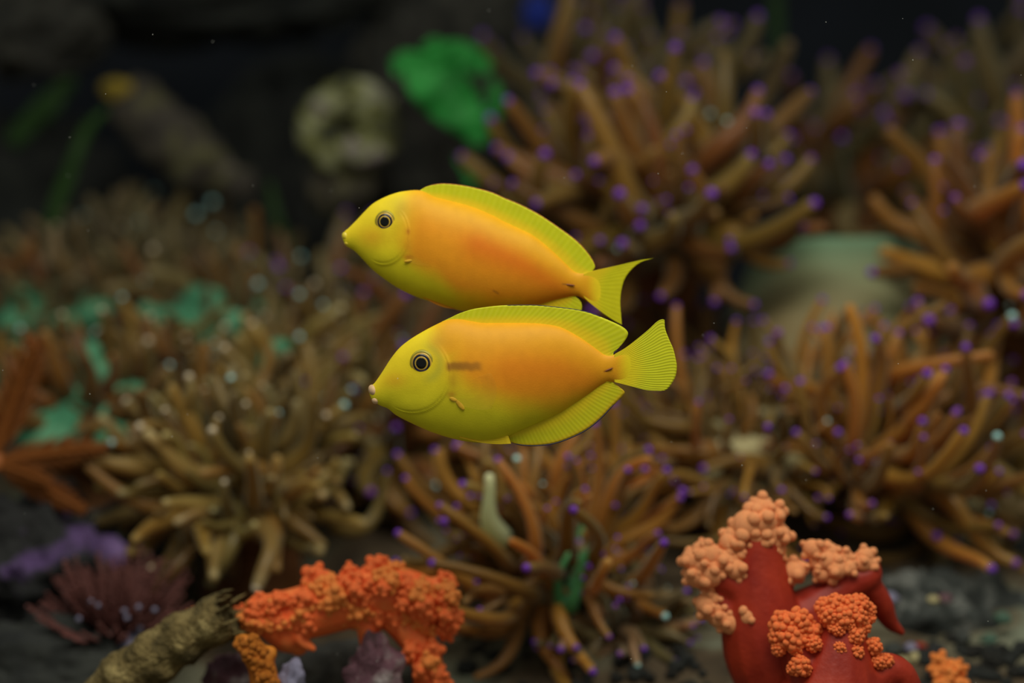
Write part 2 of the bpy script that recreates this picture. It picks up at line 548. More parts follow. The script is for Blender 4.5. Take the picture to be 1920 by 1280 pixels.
class Fish:
    def __init__(self, name, label, cx, cy, d, top, bot, width, pig, gill, group):
        self.cx, self.cy, self.d = cx, cy, d
        self.k = K * d
        self.root = empty(name, P(cx, cy, d))
        tag(self.root, label, 'fish', group)
        self.top = catmull(top, 260)
        self.bot = catmull(bot, 260)
        self.x0, self.x1 = top[0][0], top[-1][0]
        self.width = width
        self.gill = gill
        self.pig = pig
        self.body()

    def L(self, px, py, yy=0.0):
        """photo pixel and sideways offset in pixels -> local metres"""
        return Vector(((px - self.cx) * self.k, yy * self.k, -(py - self.cy) * self.k))

    def section(self, x):
        zt = float(np.interp(x, self.top[:, 0], self.top[:, 1]))
        zb = float(np.interp(x, self.bot[:, 0], self.bot[:, 1]))
        s = (x - self.x0) / (self.x1 - self.x0)
        w = float(np.interp(s, [q[0] for q in self.widths], [q[1] for q in self.widths]))
        return zt, zb, w

    def halfwidth(self, px, py):
        zt, zb, w = self.section(px)
        mid, hh = (zt + zb) / 2, max(1e-3, (zb - zt) / 2)
        q = max(-1, min(1, (py - mid) / hh))
        return w * max(0.0, 1 - q * q) ** 0.56

    def body(self):
        ws = catmull([(a, b) for a, b in self.width], 200)
        self.widths = [(float(a), float(b)) for a, b in ws]
        NS, NR = 270, 208
        vs_, fs_, cols = [], [], []
        gx, gy, rx, ry = self.gill
        for i in range(NS):
            s = (i / (NS - 1))
            s = s ** 1.25
            x = self.x0 + (self.x1 - self.x0) * s
            zt, zb, w = self.section(x)
            mid, hh = (zt + zb) / 2, (zb - zt) / 2
            for j in range(NR):
                th = 2 * math.pi * j / NR
                c, sn = math.cos(th), math.sin(th)
                py = mid - hh * sn
                yy = w * math.copysign(abs(c) ** 1.12, c)
                # gill cover: a raised plate that ends in a small step
                ex, ey = (x - gx) / rx, (py - gy) / ry
                er = math.hypot(ex, ey)
                ang = math.degrees(math.atan2(ey, ex))
                win = smooth(-55, -25, ang) * (1 - smooth(95, 125, ang))
                dist = (er - 1) * (rx + ry) / 2
                lift = 0
                dark = 0
                if win > 0:
                    lift = win * (1.5 * smooth(-34, -4, dist) * (1 - smooth(-2.0, 2.0, dist)) - 1.5 * math.exp(-((dist - 2.4) / 1.9) ** 2))
                    dark = win * math.exp(-((dist - 1.6) / 2.0) ** 2)
                yy += math.copysign(lift, c) if abs(c) > 0.25 else 0
                vs_.append(self.L(x, py, yy))
                cols.append(self.pig(x, py, (py - zt) / max(1, zb - zt), dark))
        for i in range(NS - 1):
            for j in range(NR):
                a, b = i * NR + j, i * NR + (j + 1) % NR
                fs_.append((a, b, b + NR, a + NR))
        fs_.append(tuple(reversed(range(NR))))
        fs_.append(tuple((NS - 1) * NR + j for j in range(NR)))
        me = mesh_from('body', vs_, fs_, M['fish'])
        set_pigment(me, cols)
        self.body_o = obj('body', me, self.root)

    def sheet(self, name, grid, thick, colfn, rays, amp, ysh=None, mat='fin', parent=None):
        """closed thin fin from a grid [u][v] of photo points; u runs root -> edge, v along the fin"""
        nu, nv = len(grid), len(grid[0])
        vs_, fs_, cols = [], [], []
        for side in (-1, 1):
            for u in range(nu):
                fu = u / (nu - 1)
                for v in range(nv):
                    fv = v / (nv - 1)
                    px, py = grid[u][v]
                    th = thick[0] + (thick[1] - thick[0]) * fu ** 0.6
                    # each ray is a rounded rib standing proud of the membrane
                    rib = amp * (0.5 + 0.5 * math.cos(2 * math.pi * rays * fv)) * (0.35 + 0.65 * math.sin(math.pi * min(1, fu * 1.0)) if fu < .5 else 1.0)
                    yy = side * (th / 2 + rib) + (ysh(fu, fv) if ysh else 0)
                    vs_.append(self.L(px, py, yy))
                    cols.append(colfn(fu, fv, px, py))
        N = nu * nv
        for u in range(nu - 1):
            for v in range(nv - 1):
                a = u * nv + v
                fs_.append((a, a + 1, a + nv + 1, a + nv))
                fs_.append((N + a, N + a + nv, N + a + nv + 1, N + a + 1))
        ring = [v for v in range(nv)] + [u * nv + nv - 1 for u in range(1, nu)] + [(nu - 1) * nv + v for v in reversed(range(nv - 1))] + [u * nv for u in reversed(range(1, nu - 1))]
        for i in range(len(ring)):
            a, b = ring[i], ring[(i + 1) % len(ring)]
            fs_.append((a, a + N, b + N, b))
        me = mesh_from(name, vs_, fs_, M[mat])
        if mat == 'fin':
            set_pigment(me, cols)
        return obj(name, me, parent or self.root)

    def strip_fin(self, name, base, outer, rays, amp, thick, colfn, nu=14, nv=None, sink=7, ysh=None, skew=0.0):
        nv = nv or rays * 7 + 1
        b, o = catmull(base, nv), catmull(outer, nv)
        mid = np.array([self.cx, self.cy])
        grid = []
        for u in range(nu):
            fu = u / (nu - 1)
            row = []
            for v in range(nv):
                bb = b[v]
                oo = o[v]
                dd = bb - oo
                ln = np.linalg.norm(dd)
                dirn = dd / ln if ln > 1e-3 else np.array([0, 0])
                bb = bb + dirn * min(sink, ln)
                row.append(tuple(bb + (oo - bb) * fu))
            grid.append(row)
        return self.sheet(name, grid, thick, colfn, rays, amp, ysh)

    def edge_line(self, parent, pts, rad, mat, name='fin_edge', taper=True):
        p = catmull(pts, 90)
        path = [self.L(a, b, 0) for a, b in p]
        n = len(path)
        rr = [rad * self.k * (min(1, min(i, n - 1 - i) / 8 + 0.15) if taper else 1) for i in range(n)]
        v, f = sweep(path, rr, 6)
        return obj(name, mesh_from(name, v, f, M[mat]), parent)

    def eye(self, px, py, r, sx=1.0):
        """pupil, gold rings and dark iris as zones of one dome, on both sides of the head"""
        hw = self.halfwidth(px, py)
        for side in (-1, 1):
            zones = [('eye_socket', 'eye_skin', [(1.22, -0.30), (1.14, 0.02), (1.04, 0.10), (0.97, 0.07)]),
                     ('outer_gold_ring', 'eye_gold', [(0.98, 0.05), (0.94, 0.12), (0.86, 0.16), (0.82, 0.155)]),
                     ('iris', 'eye_dark', [(0.83, 0.15), (0.78, 0.20), (0.68, 0.235), (0.63, 0.24)]),
                     ('inner_gold_ring', 'eye_gold', [(0.64, 0.235), (0.61, 0.262), (0.54, 0.275), (0.50, 0.27)]),
                     ('pupil', 'pupil', [(0.51, 0.265), (0.46, 0.30), (0.3, 0.345), (0.12, 0.365), (0.0, 0.37)])]
            parent = None
            for zn, mt, prof in zones:
                vs_, fs_ = [], []
                S = 40
                for (rr, hh) in prof:
                    for j in range(S):
                        a = 2 * math.pi * j / S
                        vs_.append(Vector((rr * r * math.cos(a) * sx, side * (hh * r), rr * r * math.sin(a))) * self.k)
                for i in range(len(prof) - 1):
                    for j in range(S):
                        a, b = i * S + j, i * S + (j + 1) % S
                        fs_.append((a, b, b + S, a + S) if side < 0 else (a, a + S, b + S, b))
                me = mesh_from(zn, vs_, fs_, M[mt])
                if zn == 'iris':
                    me.materials.append(M['eye_blue'])
                    for p in me.polygons:
                        c = p.center
                        if c.z < -abs(c.x) * 1.05:
                            p.material_index = 1
                if parent is None:
                    e = obj('eye', me, self.root, self.L(px, py, side * (hw - 1.0)))
                    # tilt the eye to follow the cheek
                    gx = (self.halfwidth(px + 6, py) - self.halfwidth(px - 6, py)) / 12
                    gz = (self.halfwidth(px, py - 6) - self.halfwidth(px, py + 6)) / 12
                    e.rotation_euler = (side * math.atan(-gz) * -0.7, 0, side * math.atan(gx) * 0.7)
                    parent = e
                else:
                    obj(zn, me, parent)

    def lump(self, name, px, py, rx, ry, rz, mat, yy=0, rot=0, parent=None):
        v0, f0 = ICO[3]
        c, s = math.cos(rot), math.sin(rot)
        vs_ = []
        for v in v0:
            x, z = v.x * rx, v.z * rz
            vs_.append(Vector((c * x - s * z, v.y * ry, s * x + c * z)) * self.k)
        return obj(name, mesh_from(name, vs_, f0, M[mat]), parent or self.root, self.L(px, py, yy))


YEL = (0.80, 0.60, 0.018)
LEM = (0.72, 0.62, 0.014)
OLV = (0.72, 0.63, 0.018)
ORA = (0.78, 0.295, 0.012)
DEE = (0.70, 0.175, 0.008)
BRN = (0.30, 0.12, 0.015)
LIMEF = (0.60, 0.60, 0.010)


def seg_dist(px, py, a, b):
    ax, ay = a
    bx, by = b
    t = max(0, min(1, ((px - ax) * (bx - ax) + (py - ay) * (by - ay)) / ((bx - ax) ** 2 + (by - ay) ** 2)))
    return math.hypot(px - ax - t * (bx - ax), py - ay - t * (by - ay))


def pig_upper(px, py, f, dark):
    wob = 8 * noise.noise(Vector((px * 0.02, py * 0.02, 1)))
    o = smooth(728, 800, px + 0.25 * (py - 420) + wob)
    lowline = np.interp(px, [740, 800, 860, 930, 1000, 1090], [470, 520, 560, 580, 590, 600])
    o *= 1 - smooth(-34, 14, py - lowline + wob)
    c = mixc(YEL, LEM, smooth(0.35, 0.95, f))
    cheek = math.exp(-((px - 700) / 26) ** 2 - ((py - 446) / 20) ** 2)
    c = mixc(c, (0.74, 0.38, 0.016), 0.7 * cheek)
    c = mixc(c, ORA, o)
    dd = seg_dist(px, py, (900, 462), (1072, 532))
    c = mixc(c, DEE, o * 0.95 * math.exp(-(dd / 34) ** 2))
    # bright band along the foot of the dorsal fin
    tb = np.interp(px, [780, 840, 900, 980, 1050, 1090], [356, 374, 392, 430, 482, 514])
    c = mixc(c, (0.74, 0.385, 0.010), 0.75 * (1 - smooth(14, 72, py - tb)) * o)
    tail = smooth(1096, 1126, px)
    c = mixc(c, (0.82, 0.62, 0.015), tail)
    brow = math.exp(-((px - 752) / 16) ** 2 - ((py - 396) / 22) ** 2)
    c = mixc(c, (0.45, 0.28, 0.03), 0.45 * brow)
    spot = math.exp(-((px - 768) / 4) ** 2 - ((py - 437) / 6) ** 2)
    c = mixc(c, (0.45, 0.13, 0.01), 0.75 * spot)
    pec = math.exp(-((px - 768) / 10) ** 2 - ((py - 484) / 5) ** 2)
    c = mixc(c, (0.55, 0.16, 0.01), 0.75 * pec)
    gill = math.exp(-((px - 770) / 7) ** 2 - ((py - 462) / 18) ** 2)
    c = mixc(c, (0.68, 0.30, 0.015), 0.5 * gill)
    mk = seg_dist(px, py, (1055, 533), (1074, 535))
    c = mixc(c, BRN, 0.8 * math.exp(-(mk / 1.6) ** 2))
    mk = seg_dist(px, py, (926, 546), (934, 551))
    c = mixc(c, BRN, 0.6 * math.exp(-(mk / 2.2) ** 2))
    return c


def pig_lower(px, py, f, dark):
    wob = 8 * noise.noise(Vector((px * 0.02, py * 0.02, 7)))
    o = smooth(800, 880, px + 0.15 * (640 - py) + wob)
    o = max(o, 0.9 * smooth(795, 850, px) * (1 - smooth(650, 690, py)))
    lowline = np.interp(px, [840, 900, 980, 1060, 1130, 1160], [712, 738, 765, 768, 745, 735])
    o *= 1 - smooth(-40, 30, py - lowline + wob)
    c = mixc(YEL, OLV, smooth(0.3, 0.85, f))
    snout = math.exp(-((px - 742) / 22) ** 2 - ((py - 712) / 14) ** 2)
    c = mixc(c, (0.74, 0.38, 0.018), 0.6 * snout)
    c = mixc(c, ORA, o)
    dd = seg_dist(px, py, (960, 690), (1110, 690))
    c = mixc(c, DEE, o * 0.55 * math.exp(-(dd / 42) ** 2))
    tb = np.interp(px, [840, 880, 980, 1048, 1102, 1134], [608, 606, 605, 612, 641, 664])
    c = mixc(c, (0.72, 0.355, 0.010), 0.65 * (1 - smooth(16, 88, py - tb)) * o)
    tail = smooth(1150, 1186, px)
    c = mixc(c, (0.82, 0.66, 0.015), tail)
    ring = math.exp(-((math.hypot(px - 797, py - 680) - 30) / 9) ** 2) * smooth(785, 815, px)
    c = mixc(c, (0.42, 0.40, 0.04), 0.5 * ring)
    brow = math.exp(-((px - 822) / 18) ** 2 - ((py - 640) / 14) ** 2)
    c = mixc(c, (0.50, 0.24, 0.03), 0.4 * brow)
    bar = (smooth(834, 844, px) * (1 - smooth(896, 910, px))) * math.exp(-((py - 686 - 2 * noise.noise(Vector((px * .1, 0, 0)))) / 8.5) ** 4)
    c = mixc(c, BRN, (0.92 - 0.22 * smooth(850, 905, px)) * bar)
    pec = math.exp(-((px - 848) / 9) ** 2 - ((py - 738) / 7) ** 2)
    c = mixc(c, (0.48, 0.17, 0.015), 0.65 * pec)
    gill = math.exp(-((px - 851) / 9) ** 2 - ((py - 712) / 20) ** 2)
    c = mixc(c, (0.50, 0.26, 0.015), 0.55 * gill)
    mk = seg_dist(px, py, (1133, 696), (1147, 690))
    c = mixc(c, (0.30, 0.09, 0.01), 0.9 * math.exp(-(mk / 2.0) ** 2))
    return c


def fin_yellow(edge=None, root=(0.84, 0.60, 0.016), lime=LIMEF, rays=30, mod=0.25):
    def fn(fu, fv, px, py):
        c = mixc(root, lime, smooth(0.22, 0.62, fu))
        r = 0.5 + 0.5 * math.cos(2 * math.pi * rays * fv)
        md = mod * smooth(0.2, 0.6, fu)
        c = mixc(c, (0.90, 0.84, 0.08), md * r)

        if edge:
            c = mixc(c, edge, smooth(0.80, 1.0, fu) * 0.7)
        return c
    return fn


FW = [(0, 3.5), (0.05, 12), (0.13, 24), (0.25, 36), (0.40, 44), (0.55, 42), (0.72, 28), (0.86, 13), (0.93, 6), (1.0, 1.2)]
GRP = None

# ---- upper fish
up_top = [(641.8, 444), (643, 438), (648, 432), (653, 428), (668, 413), (683, 397), (697.5, 383), (714, 373), (735, 364), (757, 358.5), (788, 357), (815, 369), (850, 378), (883, 387),
          (920, 402), (943, 414), (977, 430), (999, 441), (1029, 464), (1056, 489), (1074, 506), (1088, 511), (1112, 508), (1130, 504)]
up_bot = [(641.8, 446), (644, 452), (649, 461), (664, 470), (681, 487), (700, 507), (725, 526), (748, 541), (778, 555.5), (809, 566), (841, 576), (862, 582), (900, 586), (950, 583), (1000, 574), (1042, 562), (1078, 555), (1092, 559), (1112, 573), (1130, 586)]
fa = Fish('tang_fish', 'yellow tang with glowing orange flank, crescent tail ends in a long point', 900, 480, 0.622, up_top, up_bot, FW,
          pig_upper, (722, 440, 45, 54), GRP)
d_out = [(788, 356), (800, 350), (815.6, 346), (832, 344.5), (858, 346.5), (889, 352), (922, 361), (947, 372), (977, 384.5), (1011, 402.5), (1045, 425), (1079, 450), (1101, 473), (1112.5, 491), (1115.5, 501), (1110, 508)]
d_base = [(788, 357), (815, 369), (850, 378), (883, 387), (920, 402), (943, 414), (977, 430), (999, 441), (1029, 464), (1056, 489), (1074, 506), (1092, 511), (1110, 509)]
o = fa.strip_fin('dorsal_fin', d_base, d_out, 34, 0.16, (6, 0.8), fin_yellow(rays=34, mod=0.10))
fa.edge_line(o, d_out, 0.8, 'edge_orange')
a_base = [(880, 585), (920, 586), (950, 583), (1000, 574), (1042, 562), (1078, 555)]
a_out = [(880, 587), (905, 601), (950, 614), (1005, 613), (1055, 601), (1084, 589), (1091, 578), (1089, 566), (1080, 556)]
fa.strip_fin('anal_fin', a_base, a_out, 26, 0.15, (5, 0.8), fin_yellow(rays=26, mod=0.14))


def coons(t, b, l, r, nu, nv):
    """grid between a top edge, a bottom edge (root -> tip), a root line and a trailing line (top -> bottom)"""
    T, B, Lf, Rt = catmull(t, nu), catmull(b, nu), catmull(l, nv), catmull(r, nv)
    g = []
    for i in range(nu):
        u = i / (nu - 1)
        row = []
        for j in range(nv):
            v = j / (nv - 1)
            p = (1 - v) * T[i] + v * B[i] + (1 - u) * Lf[j] + u * Rt[j] - ((1 - u) * (1 - v) * T[0] + u * (1 - v) * T[-1] + (1 - u) * v * B[0] + u * v * B[-1])
            row.append(tuple(p))
        g.append(row)
    return g


g = coons([(1094, 514), (1110, 508), (1146.6, 500), (1180.6, 492), (1203, 487), (1226, 484)],
          [(1094, 556), (1104, 566), (1125, 583), (1148, 599), (1166, 609)],
          [(1094, 514), (1092, 535), (1094, 556)],
          [(1226, 484), (1203, 491), (1185, 504.5), (1171.5, 523), (1165, 545), (1163, 568), (1164.5, 590), (1166, 609)], 30, 16 * 7 + 1)
fa.sheet('tail_fin', g, (8, 0.8), fin_yellow(rays=16, root=(0.82, 0.60, 0.015), lime=(0.64, 0.59, 0.010), mod=0.05), 16, 0.12)
fa.eye(724.5, 417.5, 17.5, 0.97)
fa.lump('upper_lip', 648.5, 443, 7.5, 7, 9, 'lip_yellow', rot=0.4)
fa.lump('lower_lip', 651, 456, 6, 6, 5, 'lip_yellow', rot=-0.5)
for s in (-1, 1):
    hw = fa.halfwidth(770, 490)
    gp = []
    for i in range(10):
        u = i / 9
        row = []
        for j in range(37):
            v = j / 36 - 0.5
            row.append((764 + 78 * u, 487 - 4 * u + v * (8 + 46 * math.sin(min(1, u * 1.1) * 1.5)) * (1 - 0.25 * u * abs(v) * 4)))
        gp.append(row)
    fa.sheet('pectoral_fin', gp, (1.6, 0.5), lambda a, b, c, d: (1, 1, 1), 9, 0.2, ysh=lambda fu, fv, s=s, hw=hw: s * (hw + 0.5 + 7 * fu), mat='clear_fin')
    fa.lump('pectoral_base', 768, 491, 8, 1.5, 2.5, 'pec_yellow', yy=s * (hw + 0.3), rot=0.15)
    gp = []
    for i in range(10):
        u = i / 9
        gp.append([(795 + 66 * u + 8 * v, 558 + 19 * u + (0.5 + 0 * u) + v * (9 * math.sin(math.pi * (0.15 + 0.8 * u)))) for v in np.linspace(-0.4, 1, 29)])
    fa.sheet('pelvic_fin', gp, (2.5, 0.8), fin_yellow(rays=5, root=(0.80, 0.30, 0.012), lime=(0.80, 0.34, 0.012), mod=0.1), 5, 0.3, ysh=lambda fu, fv, s=s: s * (9 - 3 * fu))
    fa.lump('tail_spine', 1068, 534.5, 10, 1.6, 1.6, 'spine', yy=s * (fa.halfwidth(1068, 534) + 0.2), rot=-0.12)

# ---- lower fish
lo_top = [(691.8, 733), (693, 727), (697, 722), (702.7, 717), (716, 698), (732, 673), (748, 653), (766, 638), (789, 623.5), (816, 609), (838.6, 599.5), (861, 598), (884, 602), (906, 605), (945, 605), (980, 605), (1014, 606.4), (1048, 612),
          (1077, 625.7), (1102, 641.6), (1120.5, 655), (1134, 664), (1150, 665), (1172, 653), (1192, 638)]
lo_bot = [(691.8, 735), (694, 742), (699, 752), (714, 760.5), (727.6, 766), (741, 777), (759, 787), (782, 798), (807, 809), (838.6, 819.4), (872.6, 827), (907, 830), (940, 824), (975, 808), (1042, 778), (1075, 758), (1105, 738), (1128, 722), (1145, 715.5), (1172, 721), (1192, 726)]
fb = Fish('tang_fish', 'deep bodied yellow tang with brown bar behind eye and fanned rounded tail', 960, 705, 0.600, lo_top, lo_bot, FW,
          pig_lower, (774, 700, 69, 70), GRP)
d_out = [(828, 603), (845, 595), (861, 587.5), (884, 580), (907, 576), (940, 572.5), (980, 572), (1010, 572.5), (1046, 576), (1075, 579.5), (1105, 586), (1134, 597), (1161, 609), (1174, 618), (1177.5, 626), (1172.6, 637), (1161, 651), (1150, 660)]
d_base = [(828, 605), (845, 602), (865, 602), (884, 603), (906, 605.3), (945, 605), (980, 605), (1014, 606.4), (1048, 612), (1077, 625.7), (1102, 641.6), (1120.5, 655), (1134, 663), (1150, 664)]
o = fb.strip_fin('dorsal_fin', d_base, d_out, 36, 0.2, (6, 0.8), fin_yellow(rays=36, mod=0.17, edge=None))
fb.edge_line(o, d_out[5:12], 0.8, 'edge_dark')
fb.edge_line(o, [(1127, 662), (1138, 665), (1150, 662), (1158, 655)], 1.0, 'edge_dark')
a_base = [(955, 819), (975, 808), (1042, 778), (1075, 758), (1105, 738), (1128, 722), (1148, 716)]
a_out = [(957, 828.5), (972, 833), (991, 835), (1014, 834.6), (1039, 831), (1064, 823), (1089, 811.5), (1109, 799), (1129.5, 781), (1147.6, 761.6), (1157, 752.6), (1168, 741), (1171, 734), (1161, 725), (1150, 717)]
o = fb.strip_fin('anal_fin', a_base, a_out, 34, 0.2, (7, 0.8), fin_yellow(rays=34, mod=0.12, edge=(0.66, 0.34, 0.015), root=(0.80, 0.60, 0.016), lime=(0.60, 0.55, 0.010)))
fb.edge_line(o, a_out[:11], 1.1, 'edge_dark')
g = coons([(1152, 664), (1172.6, 652), (1195, 635), (1215.6, 618), (1231, 603.5), (1240.5, 598.5), (1246, 599.6)],
          [(1152, 716), (1165, 719), (1184, 724), (1213, 731), (1240.5, 732.6)],
          [(1152, 664), (1150, 690), (1152, 716)],
          [(1246, 599.6), (1247.5, 617), (1255, 637), (1262, 653), (1266.6, 671), (1269, 687), (1266.6, 705), (1258.7, 720), (1250, 730), (1240.5, 732.6)], 34, 26 * 7 + 1)
fb.sheet('tail_fin', g, (8, 0.7), fin_yellow(rays=26, root=(0.82, 0.64, 0.015), lime=(0.62, 0.62, 0.012), mod=0.26), 26, 0.4)
fb.eye(792.8, 680, 20.5, 0.97)
fb.lump('upper_lip', 700, 732, 9, 9, 12, 'lip_pale', rot=0.5)
fb.lump('lower_lip', 704.5, 750, 8, 7.5, 7.5, 'lip_pale', rot=-0.6)
for s in (-1, 1):
    hw = fb.halfwidth(850, 745)
    gp = []
    for i in range(12):
        u = i / 11
        row = []
        for j in range(43):
            v = j / 42 - 0.5
            row.append((846 + 86 * u * (1 - 0.5 * v * v), 745 - 14 * u + v * (8 + 58 * math.sin(min(1, u * 1.1) * 1.5))))
        gp.append(row)
    fb.sheet('pectoral_fin', gp, (1.6, 0.5), lambda a, b, c, d: (1, 1, 1), 10, 0.25, ysh=lambda fu, fv, s=s, hw=hw: s * (hw + 0.8 + 8 * fu), mat='clear_fin')
    fb.lump('pectoral_base', 852, 747, 8, 1.4, 3.5, 'pec_yellow', yy=s * (hw + 0.2), rot=-0.35)
    fb.lump('pectoral_spine', 864, 757, 12, 1.5, 4.5, 'pec_yellow', yy=s * (fb.halfwidth(864, 757) + 0.1), rot=-0.9)
    gp = []
    for i in range(12):
        u = i / 11
        gp.append([(862 + 94 * u + 3 * v * u, 815 + 9 * u + v * (14 * math.sin(math.pi * (0.12 + 0.66 * u)))) for v in np.linspace(-0.9, 0.75, 36)])
    fb.sheet('pelvic_fin', gp, (2.5, 0.8), fin_yellow(rays=6, root=(0.74, 0.46, 0.014), lime=(0.80, 0.56, 0.014), mod=0.12), 6, 0.3, ysh=lambda fu, fv, s=s: s * (13 - 2 * fu))
    fb.lump('tail_spine', 1140, 693, 9, 1.6, 1.7, 'spine', yy=s * (fb.halfwidth(1140, 693) + 0.2), rot=0.4)


# ------------------------------------------------------------------ anemones
def tentacle_set(kind, r0, tipr, n=10, seed=3, end=0.6):
    """(tentacle mesh, tip mesh) pairs, one unit long, root at the origin, growing along +z and bending to +x"""
    rr = random.Random(seed)
    out = []
    for q in range(n):
        bend = rr.uniform(0.08, 0.90)
        s1, s2 = rr.uniform(-0.15, 0.15), rr.uniform(-0.15, 0.15)
        ph = rr.uniform(0, 6.28)
        path, rad = [], []
        NP = 11
        for i in range(NP):
            t = i / (NP - 1)
            path.append(Vector((bend * t * t + s1 * math.sin(t * 5 + ph), s2 * math.sin(t * 4.2 + ph * 2), t * (1 - 0.25 * bend * t))))
            rad.append(r0 * (1 - (1 - end) * t) * (1 + 0.10 * math.sin(t * 7 + ph)) * (1.0 if t > .08 else 0.9))
        sh = path[0].copy()
        path = [p - sh for p in path]
        # rounded end
        e = (path[-1] - path[-2]).normalized()
        rl = rad[-1]
        path += [path[-1] + e * rl * 0.55, path[-1] + e * rl * 0.85]
        rad += [rl * 0.78, rl * 0.35]
        v, f = sweep(path, rad, 8)
        me = ('tentacle_' + kind, v, f)
        tv, tf = ICO[2]
        c = path[-1] - e * tipr * 0.25
        tip = ('tip_' + kind, [c + x * tipr for x in tv], tf)
        out.append((me, tip))
    return out


SETS = {'thick': tentacle_set('thick', 0.150, 0.042, 10, 3, 0.36), 'thin': tentacle_set('thin', 0.088, 0.034, 10, 5, 0.42),
        'stub': tentacle_set('stub', 0.15, 0.05, 10, 8, 0.40)}
_cache = {}


def tent_mesh(kind, i, which, mat):
    key = (kind, i, which, mat)
    if key not in _cache:
        nm, v, f = SETS[kind][i][which]
        _cache[key] = mesh_from(nm, v, f, M[mat])
    return _cache[key]


def lathe(prof, S, wav=0.0, seed=0):
    """profile of (r, z) around +z"""
    vs_, fs_ = [], []
    for (r, z) in prof:
        for j in range(S):
            a = 2 * math.pi * j / S
            k = 1 + wav * noise.noise(Vector((math.cos(a) * 1.7, math.sin(a) * 1.7, seed + z * 8)))
            vs_.append(Vector((r * k * math.cos(a), r * k * math.sin(a), z + wav * 0.4 * r * noise.noise(Vector((math.cos(a) * 2, math.sin(a) * 2, seed + 9))))))
    for i in range(len(prof) - 1):
        for j in range(S):
            a, b = i * S + j, i * S + (j + 1) % S
            fs_.append((a, b, b + S, a + S))
    fs_.append(tuple(reversed(range(S))))
    fs_.append(tuple((len(prof) - 1) * S + j for j in range(S)))
    return vs_, fs_


def frame(axis, hint=Vector((0, 0, 1))):
    z = axis.normalized()
    x = hint - z * hint.dot(z)
    if x.length < 1e-4:
        x = Vector((1, 0, 0)) - z * z.x
    x.normalize()
    y = z.cross(x)
    return Matrix((x, y, z)).transposed()


def put_tentacle(root, base, dirn, length, bendv, kind, mat, tipmat, rr, name='tentacle'):
    i = rr.randrange(10)
    t = obj(name, tent_mesh(kind, i, 0, mat), root)
    m3 = frame(dirn, bendv)
    t.matrix_basis = Matrix.Translation(base) @ m3.to_4x4() @ Matrix.Scale(length, 4)
    if tipmat:
        tp = obj('tentacle_tip', tent_mesh(kind, i, 1, tipmat), t)
    return t


def anemone(name, label, px, py, d, axis, rpx, n, lpx, kind='thick', mat='t_brown', tip='tip_purple', spread=95, disc='disc_brown', seed=1,
            cat='anemone', jit=0.3, glintfrac=0.05, curl=0.6, inner=0.0, alt=None, altfrac=0.0, tipfrac=0.85, dome=0.35, lvar=(0.5, 1.25), column=True, colr=0.75):
    rr = random.Random(seed)
    n = int(n * 1.3)
    C = P(px, py, d)
    axis = Vector(axis).normalized()
    k = K * d
    Rd, Ln = rpx * k, lpx * k
    # column from the reef up to the disc
    foot = C - axis * (Rd * 1.3)
    gz = ground(foot.x, foot.y + 0.01) - 0.012
    root = empty(name, Vector((foot.x, foot.y, gz)))
    tag(root, label, cat)
    rel = C - root.location
    m3 = frame(axis)
    prof = [(Rd * 0.92, -0.30 * Rd)]
    for q in range(9):
        t = q / 8
        prof.append((Rd * math.cos(t * 1.5) + 0.002 * (1 - t) if q < 8 else Rd * 0.06, dome * Rd * math.sin(t * 1.57)))
    v, f = lathe(prof, 36, 0.12, seed)
    me = mesh_from('oral_disc', v, f, M[disc])
    od = obj('oral_disc', me, root)
    od.matrix_basis = Matrix.Translation(rel) @ m3.to_4x4()
    if column:
        p0 = Vector((0, 0, 0))
        p3 = rel - axis * Rd * 0.15
        p1 = Vector((0, 0, max(0.01, 0.5 * rel.z)))
        path = V3(catmull([p0, p1, p3 - axis * Rd * 0.5, p3], 14))
        rad = [Rd * colr * (1.05 - 0.25 * math.sin(math.pi * i / 13) + 0.2 * (i / 13) ** 3) for i in range(14)]
        v, f = sweep(path, rad, 20)
        obj('column', mesh_from('column', v, f, M['column']), root)
    ux, uy = m3.col[0], m3.col[1]
    sway = Vector((rr.uniform(-0.7, 0.7), -0.2, 1))
    ga = math.pi * (3 - math.sqrt(5))
    for i in range(n):
        r = math.sqrt(inner * inner + (1 - inner * inner) * (i + 0.5) / n)
        ph = i * ga + rr.uniform(-jit, jit)
        radial = ux * math.cos(ph) + uy * math.sin(ph)
        h = dome * Rd * math.sin(math.acos(min(1, r)))
        base = rel + radial * Rd * r * 0.95 + axis * (h - 0.04 * Rd)
        psi = math.radians(spread * r) + rr.gauss(0, jit * 0.6)
        dirn = (axis * math.cos(psi) + radial * math.sin(psi))
        dirn += Vector((rr.gauss(0, jit * .5), rr.gauss(0, jit * .5), rr.gauss(0, jit * .5)))
        dirn.normalize()
        bend = Vector((rr.gauss(0, 1), rr.gauss(0, 1), rr.gauss(0, 1))) * (1 - curl) + sway * curl * 1.4
        mt = mat
        if alt and rr.random() < altfrac:
            mt = alt
        tp = None
        if tip and rr.random() < tipfrac:
            tp = 'tip_glint' if rr.random() < glintfrac else (tip if rr.random() < .75 or tip != 'tip_purple' else 'tip_violet')
        put_tentacle(root, base, dirn, Ln * rr.uniform(*lvar), bend, kind, mt, tp, rr)
    return root, rel, k


